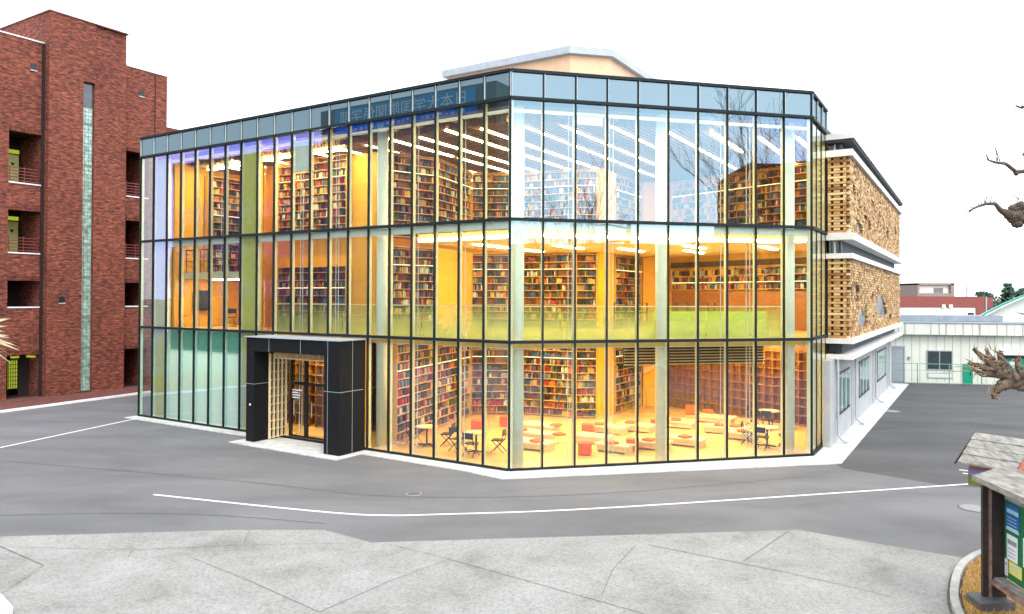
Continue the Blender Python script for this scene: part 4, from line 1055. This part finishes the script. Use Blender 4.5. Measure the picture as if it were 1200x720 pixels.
# the big lower limb and knuckle: stubby fingers full of swellings
m = MB(); rk = random.Random(11)
m.tube([(11.5, 13.75, 3.7), (10.8, 13.9, 3.85), (10.3, 14, 3.93), (9.87, 14, 4.0), (9.6, 14, 4.06), (9.35, 14, 4.16)], [.17, .13, .11, .12, .14, .15], 12)
fingers = [([(9.5, 4.08), (9.31, 4.19), (9.09, 4.35), (8.89, 4.5), (8.7, 4.66)], .14, .035), ([(9.3, 4.2), (9.12, 4.27), (8.96, 4.32), (8.78, 4.37), (8.6, 4.42)], .12, .03),
           ([(9.34, 4.2), (9.21, 4.45), (9.13, 4.63)], .11, .03), ([(9.5, 4.1), (9.25, 4.03), (9.12, 3.94), (9.05, 3.79)], .15, .04), ([(9.15, 4.3), (8.99, 4.53), (8.93, 4.66)], .08, .025), ([(9.1, 4.22), (8.83, 4.22), (8.68, 4.3)], .08, .025), ([(9.6, 4.1), (9.52, 4.3), (9.45, 4.5)], .09, .03)]
k = 0
for pts, r0, r1 in fingers:
    n = len(pts); yo = rk.uniform(-.1, .06)
    m.tube([(x, 14+yo*i/n, z) for i, (x, z) in enumerate(pts)], [r0+(r1-r0)*i/(n-1) for i in range(n)], 9)
    for i, (x, z) in enumerate(pts):
        r_ = r0+(r1-r0)*i/(n-1)
        for q in range(4):
            a_ = rk.uniform(0, 6.28); m.blob((x+math.cos(a_)*r_*.7+rk.uniform(-.03, .03), 14+yo-rk.uniform(0, .8)*r_, z+math.sin(a_)*r_*.7), r_*rk.uniform(.35, .62), .4, k, nu=9, nv=7); k += 1
m.mi = 1
for pts, r0, r1 in fingers:
    for q in range(9):
        i = rk.randrange(1, len(pts)); x, z = pts[i]; a_ = rk.uniform(1.2, 4.4); L_ = rk.uniform(.06, .2)
        x += rk.uniform(-.08, .08); z += rk.uniform(-.05, .05)
        m.tube([(x, 13.93, z), (x+math.cos(a_)*L_*.5, 13.92, z+math.sin(a_)*L_*.5+.01), (x+math.cos(a_)*L_, 13.9, z+math.sin(a_)*L_+.03)], [.014, .009, .003], 4)
for (x, z, dx, dz, L_) in ((8.7, 4.34, -1, .03, .5), (8.72, 4.28, -.95, -.05, .75), (8.7, 4.66, -.4, .5, .16), (9.05, 4.63, .1, 1, .14), (8.95, 3.98, -.4, -1, .2), (9.0, 4.0, .05, -1, .25), (9.9, 3.9, -.9, -.1, .5), (10.0, 3.92, -.8, .25, .5)):
    m.tube([(x, 13.95, z), (x+dx*L_*.5, 13.93, z+dz*L_*.5+.015), (x+dx*L_, 13.92, z+dz*L_)], [.012, .008, .003], 5)
m.build('limb', [X['bark_pale'], X['twig']], PT, smooth=True)
# upper knuckle and branches
UP = MB()
def limb(pts, rad, blobs=(), seed=0):
    m = UP; m.tube(pts, rad, 8)
    for k, (x, z, r) in enumerate(blobs): m.blob((x, 14, z), r, .35, seed+k, nu=12, nv=8)
limb([(11.5, 13.9, 7.0), (10.5, 14, 7.05), (9.8, 14, 7.08), (9.4, 14, 7.2), (9.2, 14, 7.3), (9.1, 14, 7.42), (8.93, 14, 7.42), (8.75, 14, 7.36), (8.6, 14, 7.28)], [.1, .085, .08, .1, .05, .036, .03, .022, .014], [(9.5, 7.2, .11)]+[(9.52+math.cos(q*2.4)*(.07+.04*(q % 3)), 7.2+math.sin(q*2.4)*(.09+.03*(q % 4)), .04+.02*(q % 3)) for q in range(22)], 40)
limb([(11.5, 13.9, 8.1), (10.3, 14, 7.9), (9.75, 14, 8.05), (9.5, 14, 8.02), (9.3, 14, 8.18), (9.1, 14, 8.2), (8.98, 14, 8.24), (8.93, 14, 8.36)], [.08, .06, .045, .04, .032, .022, .016, .009], [(9.5, 8.0, .045)], 60)
limb([(11.5, 13.95, 9.2), (10.4, 14, 9.3), (9.7, 14, 9.26), (9.58, 14, 9.24), (9.5, 14, 9.28)], [.06, .045, .026, .02, .012], [(9.62, 9.25, .03)], 70)
limb([(11.5, 13.8, 5.9), (10.3, 14, 5.45), (9.75, 14, 5.33), (9.55, 14, 5.36)], [.05, .03, .015, .006], [], 75)
limb([(11.5, 13.8, 8.6), (10.2, 14, 8.4), (9.75, 14, 8.28), (9.62, 14, 8.36)], [.06, .04, .03, .02], [(9.72, 8.28, .05)], 78)
m = UP
tw = [(8.9, 7.42, .0, 1, .2), (8.85, 7.4, -.3, .8, .16), (9.0, 7.43, .25, .9, .25), (8.82, 7.38, -.5, .5, .2), (8.75, 7.34, -.9, .1, .25), (8.66, 7.3, -.7, -.5, .25), (9.05, 7.42, .6, .7, .2), (9.5, 7.42, .3, .9, .25), (9.55, 7.5, -.6, .6, .3), (9.16, 8.2, -.2, .95, .42), (9.2, 8.2, -.3, .9, .55), (9.12, 8.2, .1, 1, .22), (8.96, 8.26, -.7, .2, .16), (9.1, 8.22, -.9, .25, .35), (9.25, 8.2, .3, .6, .2), (9.5, 9.3, -.1, 1, .14), (9.55, 9.26, -.8, .1, .14), (9.66, 8.34, -.4, .8, .2), (9.7, 7.5, .2, 1, .3), (8.92, 7.44, .15, 1, .28), (9.62, 5.34, -.9, .3, .16)]
for x, z, dx, dz, L in tw:
    m.tube([(x, 14, z), (x+dx*L*.5+.015, 14.02, z+dz*L*.5), (x+dx*L, 14.0, z+dz*L)], [.011, .007, .003], 4)
m.build('limb', X['bark'], PT, smooth=True)
# dry palm at the left edge
PM = empty('palm_tree', (-14.75, 20, 0), 'fan palm whose dry straw coloured fronds poke in at the left edge', 'palm')
m = MB(); m.tube([(-14.75, 20, 0), (-14.7, 20, 2), (-14.72, 20, 4.4)], [.26, .2, .22], 10); m.build('trunk', X['palmtrunk'], PM)
m = MB(); rp = random.Random(5)
for q in range(420):
    a = rp.uniform(0, 6.283); e = rp.uniform(-1.2, .75)
    d = Vector((math.cos(a)*math.cos(e), math.sin(a)*math.cos(e), math.sin(e))); L = rp.uniform(.9, 1.32)
    p = Vector((-14.72, 20, 4.62)); s = Vector((0, 0, 1)).cross(d).normalized()*.016
    p1 = p+d*L*.55+s*rp.uniform(-3, 3); p2 = p+d*L+Vector((0, 0, -.14*L))
    m._add([tuple(p-s), tuple(p+s), tuple(p1+s), tuple(p2), tuple(p1-s)], [(0, 1, 2, 3, 4)])
m.build('crown', X['palm'], PM)

# ------------------------------------------------------------------ notice board, kiosk, bed (right foreground)
FN = Fr(8.62, 13.55, -.10, -.995)    # x runs toward the camera, y away from the road side (into the board)
NB = empty('notice_board', FN((1.1, .15, 0)), 'rusty framed notice board with green felt and pinned papers under a plank roof', 'notice board')
for x in (0, 2.4):
    m = MB(FN); m.box(x-.03, x+.03, .03, .09, 0, 2.38); m.build('post', X['rust'], NB)
    m = MB(FN); m.box(x-.035, x+.035, -.07, .025, 0.05, 2.36) if x == 0 else m.box(x-.035, x+.035, .3, .38, 0, 2.36); m.build('post', X['brownsteel'], NB)
    m = MB(FN); m.box(x-.03, x+.02, .1, .34, .0, 2.36); m.build('end_panel', X['brownsteel'], NB)
m = MB(FN); m.box(.035, 2.38, .3, .34, .62, 2.3); m.build('pin_board', X['boardgreen'], NB)
m = MB(FN); m.box(.0, 2.4, .03, .36, .5, .56); m.build('bottom_rail', X['rust'], NB)
m = MB(FN); m.box(.03, 2.38, .12, .3, .56, .6); m.build('shelf', X['oldwood'], NB)
m = MB(FN)
m.xprism([(-.2, 2.36), (-.2, 2.42), (.32, 2.62), (.32, 2.56)], -.0, 2.9); m.xprism([(.325, 2.56), (.325, 2.62), (.95, 2.4), (.95, 2.34)], -.0, 2.9); m.build('roof', X['oldwood'], NB)
m = MB(FN); m.xprism([(-.23, 2.33), (-.23, 2.43), (-.203, 2.43), (-.203, 2.33)], -.02, 2.92); m.build('roof_edge', X['oldwood'], NB)
papers = [(.06, 2.02, .62, .2, 'ink', 'paper'), (.1, 1.55, .42, .42, 'paper_b', 'paper_l'), (.1, 1.5, .4, .08, 'paper_l', 'paper'), (.12, .98, .34, .45, 'paper', 'ink'), (.62, 1.0, .3, .5, 'paper', 'paper_y'), (.18, .74, .4, .22, 'paper_y', 'paper_l'), (.7, 1.62, .34, .45, 'paper_b', 'paper'), (.68, .68, .3, .28, 'paper_l', 'paper'), (1.2, 1.2, .4, .55, 'paper', 'ink'), (1.7, 1.4, .4, .5, 'paper_y', 'paper_b'), (.04, .66, .1, .3, 'paper', 'ink')]
for k, (x, z, w, h, a, b2) in enumerate(papers):
    m = MB(FN); y = .288+.001*k
    m.box(x, x+w, y, y+.0015, z, z+h); pp = m.build('pinned_paper', X[a], NB)
    m = MB(FN)
    m.box(x+.03, x+w-.03, y-.0022, y-.001, z+h*.62, z+h*.8)
    for q in range(3): m.box(x+.03, x+w*.8, y-.0022, y-.001, z+h*(.14+.14*q), z+h*(.17+.14*q))
    m.build('printed_block', X[b2], pp)
FK = Fr(10.15, 16.95, .58, -.81)
KI = empty('leaflet_kiosk', FK((.55, .5, 0)), 'small salmon kiosk with a grey plank roof and flower picture, behind the notice board', 'kiosk')
m = MB(FK); m.box(.14, 1.02, .22, 1.3, 1.4, 1.86); m.build('body', X['pink'], KI)
for yy in (.35, 1.2):
    m = MB(FK); m.box(.92, 1.0, yy-.04, yy+.04, 0, 1.4); m.build('post', X['brownsteel'], KI)
for k in range(4):
    a = k/4; b2 = (k+1)/4-.02
    m = MB(FK); m.xprism([(a*.98, 1.9+a*.56+.012*(k % 2)), (a*.98, 1.94+a*.56+.012*(k % 2)), (b2*.98, 1.94+b2*.56), (b2*.98, 1.9+b2*.56)], 0-.012*k, 1.15+.01*k); m.build('roof_plank', X['oldwood'], KI)
m = MB(FK); m.xprism([(.99, 2.42), (.99, 2.46), (1.55, 2.2), (1.55, 2.16)], 0, 1.15); m.build('rear_roof', X['oldwood'], KI)
m = MB(FK); m.xprism([(.2, 1.88), (.97, 2.42), (1.37, 2.25), (1.37, 1.87)], .13, 1.12); m.build('gable', X['pink'], KI)
m = MB(FK); m.xprism([(-.03, 1.87), (-.03, 1.92), (1.0, 2.5), (1.0, 2.44)], -.06, -.038); m.build('verge_board', X['brownsteel'], KI)
m = MB(FK); m.box(.15, 1.0, .15, .2, 1.42, 1.66); m.build('flower_picture', X['flowergreen'], KI)
m = MB(FK); m.box(.15, 1.0, .15, .2, 1.662, 1.8); m.build('flower_picture', X['lilac'], KI)
# raised kerb bed
edge = smooth_pts([(7.35, 11.6), (7.95, 13.3), (8.62, 14.5), (9.5, 15.65), (10.6, 16.5), (12.5, 17.4), (16, 18.2)], 5)
kb = MB()
n = len(edge); L = []; Rr = []
for i, p in enumerate(edge):
    a = edge[max(i-1, 0)]; b2 = edge[min(i+1, n-1)]; d = Vector((b2[0]-a[0], b2[1]-a[1])); nn = Vector((-d.y, d.x)).normalized()*.07
    L.append((p[0]+nn.x, p[1]+nn.y)); Rr.append((p[0]-nn.x, p[1]-nn.y))
for i in range(n-1): kb._add([(*L[i], .13), (*L[i+1], .13), (*Rr[i+1], .13), (*Rr[i], .13), (*L[i], -.05), (*L[i+1], -.05), (*Rr[i+1], -.05), (*Rr[i], -.05)], [(3, 2, 1, 0), (0, 1, 5, 4), (2, 3, 7, 6)])
S('kerb', kb, X['kerb'])
dk = MB()
for i in range(n-1):
    q = lambda P: (P[0]*1.0, P[1])
    a, b2 = L[i], L[i+1]; d = Vector((b2[0]-a[0], b2[1]-a[1])); nn = Vector((-d.y, d.x)).normalized()*.05
    dk.sheet([a, b2, (b2[0]+nn.x, b2[1]+nn.y), (a[0]+nn.x, a[1]+nn.y)], .027)
S('gutter_joint', dk, X['joint'])
S('planting_bed', MB().prism([(p[0]+.05, p[1]-.03) for p in Rr]+[(18, 9), (8, 9)], -.05, .1), X['soil'])
gr = MB(); rg = random.Random(9)
for _ in range(5200):
    t = rg.random(); i = int(t*(n-1)*.8); p = Rr[i]; off = abs(rg.gauss(0, .55))+.05
    d = Vector((edge[min(i+1, n-1)][0]-edge[max(i-1, 0)][0], edge[min(i+1, n-1)][1]-edge[max(i-1, 0)][1])).normalized(); nn = Vector((d.y, -d.x))
    x = p[0]+nn.x*off+rg.uniform(-.15, .15); y = p[1]+nn.y*off+rg.uniform(-.15, .15)
    if (Vector((x-p[0], y-p[1])).dot(nn)) < .02: continue
    h = rg.uniform(.03, .1); a = rg.uniform(0, 6.28); lx, ly = rg.uniform(-.06, .06), rg.uniform(-.06, .06)
    gr._add([(x-math.cos(a)*.008, y-math.sin(a)*.008, .09), (x+math.cos(a)*.008, y+math.sin(a)*.008, .09), (x+lx, y+ly, .1+h)], [(0, 1, 2)])
S('dry_grass', gr, X['straw'], 'stuff')
# corner kerb at bottom left
kb = MB(); strip(kb, [(-11.5, 14.6), (-9.45, 13.72), (-8.85, 13.15), (-8.6, 12.2)], .16, -.02, .12); S('kerb', kb, X['line'])
S('planting_bed', MB().prism([(-11.5, 14.45), (-9.5, 13.6), (-8.95, 13.1), (-8.75, 12.2), (-11.5, 12)], 0, .08), X['soil'])
# stone blocks at notice board foot
o = MB(); o.prism([(8.3, 13.2), (8.95, 13.25), (8.9, 13.75), (8.35, 13.7)], .05, .24); o = o.build('stone_block', X['iron']); tag(o, 'dark stone block at the foot of the notice board', 'stone')
# manhole covers
def cover(x, y, r, mat, lab):
    t = empty('manhole_cover', (x, y, 0), lab, 'manhole cover')
    m = MB(); m.cyl(x, y, -.02, .008, r, n=28); m.build('rim', X['iron' if mat == 'iron_pale' else 'kerb'], t)
    m = MB(); m.cyl(x, y, -.02, .012, r*.88, n=28); m.build('plate', X[mat], t)
cover(-2.78, 21.31, .22, 'iron', 'small dark manhole cover in the road before the glass corner')
cover(12.47, 20.05, .42, 'iron_pale', 'pale manhole cover in the road beside the kiosk')
cover(18.95, 37.3, .5, 'iron_pale', 'pale manhole cover in the dark asphalt beside the tiled annex')

# ------------------------------------------------------------------ what the glass mirrors (stands behind and left of the camera)
OB = empty('office_building', UW(30, -33), 'grey office building across the road wearing a long blue banner, mirrored in the left glass', 'building')
m = MB(FB); m.box(-40, -20.1, -42, -30, 0, 23.2); m.build('wall', X['opp'], OB)
m = MB(FB)
for r in range(5):
    for c in range(6): m.box(-39+c*3.2, -36.8+c*3.2, -30, -29.95, 1.5+r*3.7, 3.3+r*3.7)
m.build('window', X['winglass'], OB)
bn = MB(FB); bn.box(-38, -22, -29.9, -29.86, 20.75, 22.98); bn = bn.build('banner', X['banner'], OB)
# lettering of the banner (real text, converted to mesh)
def text_mesh(txt, size, mat, parent, world_pts, name='banner_lettering', gap=1.0):
    for f_ in list(bpy.data.fonts): pass
    cu = bpy.data.curves.new(name, 'FONT'); cu.body = txt; cu.size = size; cu.align_x = 'LEFT'; cu.extrude = .01; cu.space_character = gap
    tmp = bpy.data.objects.new('tmp_text', cu); COL.objects.link(tmp)
    bpy.context.view_layer.update()
    me = bpy.data.meshes.new_from_object(tmp.evaluated_get(bpy.context.evaluated_depsgraph_get()))
    COL.objects.unlink(tmp); bpy.data.objects.remove(tmp)
    return me
def place_text(txt, size, mat, parent, F, x, y, z, width=None):
    me = text_mesh(txt, size, mat, parent, None)
    xs = [v.co.x for v in me.vertices]
    if not xs: return None
    k = width/(max(xs)-min(xs)) if width else 1.0
    org = W0[parent.name]; x0 = min(xs)
    for v in me.vertices:
        p = F((x+(v.co.x-x0)*k, y-v.co.z, z+v.co.y)); v.co = p-org
    me.materials.clear(); me.materials.append(mat)
    o = bpy.data.objects.new('banner_lettering', me); COL.objects.link(o); o.parent = parent; W0[o.name] = org; return o
# the banner faces +w: read from that side its text runs along -x of FB
FT = FB.sub(-22, -29.85, -1, 0)
place_text('日本大学国際関係学部', 1.3, X['bannertext'], bn, FT, 1.0, -.02, 21.72, 14.3)
place_text('おしらせ  入学式  ようこそ', .55, X['bannertext'], bn, FT, 1.5, -.02, 20.95, 12.5) if False else None
m = MB(FT)
for q in range(22):
    x = 1.2+q*.62
    if random.random() < .75: m.box(x, x+random.uniform(.2, .42), -.03, -.006, 20.95, 20.95+random.uniform(.2, .32))
m.build('small_print', X['bannertext'], bn)
OC = empty('long_building', UW(51, -35), 'brownish long building left of the banner, mirrored in the left glass', 'building')
m = MB(FB); m.box(-63, -40.1, -44, -30.3, 0, 20.3); m.build('wall', X['opp2'], OC)
m = MB(FB)
for r in range(4):
    for c in range(7): m.box(-62+c*3.2, -59.8+c*3.2, -30.3, -30.24, 1.5+r*4, 3.3+r*4)
m.build('window', X['winglass'], OC)
OD = empty('school_building', (21, -6, 0), 'low brown building behind the camera, mirrored low in the chamfered glass', 'building')
FD = Fr(14.5, -9.0, 10.2, 5.05)
m = MB(FD); m.box(0, 21.0, -9, 0, 0, 10.0); m.build('wall', X['opp2'], OD)
m = MB(FD)
for r in range(3):
    for c in range(7): m.box(1+c*2.9, 2.9+c*2.9, 0, .05, 1.2+r*3, 2.9+r*3)
m.build('window', X['winglass'], OD)
OE = empty('tall_building', (36, 0, 0), 'taller dark building behind the camera, mirrored at the right end of the chamfered glass', 'building')
FE2 = Fr(33.2, .35, 10.2, 5.05)
m = MB(FE2); m.box(0, 14, -10, 0, 0, 16.6); m.build('wall', X['opp2'], OE)
m = MB(FE2)
for r in range(4):
    for c in range(4): m.box(1+c*3, 3+c*3, 0, .05, 1.5+r*3.8, 3.4+r*3.8)
m.build('window', X['winglass'], OE)
def bare_tree(x, y, h, seed, lab, depth=5):
    t = empty('bare_tree', (x, y, 0), lab, 'tree', 'leafless trees mirrored in the glass')
    rb = random.Random(seed); a = MB(); a.tube([(x, y, 0), (x+.1, y, h*.25), (x, y+.1, h*.45)], [.3, .25, .2], 8); a.build('trunk', X['bark'], t)
    a = MB()
    for q in range(7):
        z = h*(.3+.1*q*.45); bare(a, Vector((x, y, z)), Vector((math.cos(q*2.3), math.sin(q*2.3), .9)).normalized(), h*.36, .1, 3, rb, .75, .3, .012)
    a.build('crown', X['bark'], t)
bare_tree(32.5, 3.2, 20.5, 4, 'leafless tree mirrored at the top right of the chamfered glass')
bare_tree(18.5, -4.5, 13.0, 8, 'leafless tree mirrored just right of the glass corner')

# ------------------------------------------------------------------ light, sky, camera
world = bpy.data.worlds.new('World'); SC.world = world; world.use_nodes = True
nt = world.node_tree; nt.nodes.clear()
out = nt.nodes.new('ShaderNodeOutputWorld'); bg = nt.nodes.new('ShaderNodeBackground'); bg.inputs[1].default_value = .1
sky = nt.nodes.new('ShaderNodeTexSky'); sky.sky_type = 'NISHITA'; sky.sun_disc = False
SUN_EL, SUN_AZ = R(48), R(155)      # azimuth clockwise from +Y: behind the camera, to the right
sky.sun_elevation = SUN_EL; sky.sun_rotation = SUN_AZ
tc = nt.nodes.new('ShaderNodeTexCoord'); nz = nt.nodes.new('ShaderNodeTexNoise'); nz.inputs['Scale'].default_value = 2.2; nz.inputs['Detail'].default_value = 6
nt.links.new(tc.outputs['Generated'], nz.inputs['Vector'])
rp = nt.nodes.new('ShaderNodeValToRGB'); rp.color_ramp.elements[0].position = .3; rp.color_ramp.elements[0].color = (8.8, 9.3, 10.4, 1); rp.color_ramp.elements[1].position = .7; rp.color_ramp.elements[1].color = (11.5, 11.7, 12, 1)
nt.links.new(nz.outputs['Fac'], rp.inputs[0])
mx = nt.nodes.new('ShaderNodeMix'); mx.data_type = 'RGBA'; mx.inputs[0].default_value = .86
nt.links.new(sky.outputs[0], mx.inputs[6]); nt.links.new(rp.outputs[0], mx.inputs[7])
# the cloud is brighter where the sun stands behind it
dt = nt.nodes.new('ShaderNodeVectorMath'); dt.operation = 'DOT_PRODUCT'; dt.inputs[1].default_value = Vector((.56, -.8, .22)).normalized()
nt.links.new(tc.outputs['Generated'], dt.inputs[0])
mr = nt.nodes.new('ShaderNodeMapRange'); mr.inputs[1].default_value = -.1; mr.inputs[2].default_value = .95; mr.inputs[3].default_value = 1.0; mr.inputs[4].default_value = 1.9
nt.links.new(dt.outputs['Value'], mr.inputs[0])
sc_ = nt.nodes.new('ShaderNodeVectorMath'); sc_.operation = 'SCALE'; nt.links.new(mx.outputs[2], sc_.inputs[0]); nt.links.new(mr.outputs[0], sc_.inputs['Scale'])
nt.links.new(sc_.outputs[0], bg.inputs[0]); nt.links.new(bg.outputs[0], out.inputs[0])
sl = bpy.data.lights.new('sun', 'SUN'); sl.energy = .9; sl.angle = R(22); sl.color = (1, .96, .9)
so = bpy.data.objects.new('sun', sl); COL.objects.link(so)
dvec = Vector((math.sin(SUN_AZ)*math.cos(SUN_EL), math.cos(SUN_AZ)*math.cos(SUN_EL), math.sin(SUN_EL)))
so.rotation_euler = dvec.to_track_quat('Z', 'Y').to_euler(); so.location = dvec*60

cd = bpy.data.cameras.new('camera'); cam = bpy.data.objects.new('camera', cd); COL.objects.link(cam)
cd.sensor_width = 36; cd.lens = 871.73/1200*36; cd.shift_y = -20.83/1200; cd.clip_end = 4000; cd.clip_start = .1
cam.location = (0, 0, 5.6236)
# pitch up .0109, roll .0038 (scene turns clockwise in the picture)
cam.matrix_world = Matrix.Translation(cam.location) @ Matrix.Rotation(R(90)+.0109, 4, 'X') @ Matrix.Rotation(.0038, 4, 'Z')
SC.camera = cam
SC.view_settings.view_transform = 'Standard'; SC.view_settings.look = 'None'; SC.view_settings.gamma = 1; SC.view_settings.exposure = 1.05
SC.view_settings.use_curve_mapping = False
cy = SC.cycles
cy.use_denoising = True
cy.max_bounces = 7; cy.diffuse_bounces = 3; cy.glossy_bounces = 3; cy.transparent_max_bounces = 24; cy.transmission_bounces = 4
cy.sample_clamp_indirect = 6; cy.caustics_reflective = False; cy.caustics_refractive = False
# check of the camera fit
if False:
    from bpy_extras.object_utils import world_to_camera_view as w2c
    for p in (UW(0, 0, 13), UW(0, 0, 0), UW(LENL, 0, 13), FC((LENC, 0, 13)), FC((LENC, 0, 0))):
        v = w2c(SC, cam, p); print('CHK', v.x*1200, (1-v.y)*720)
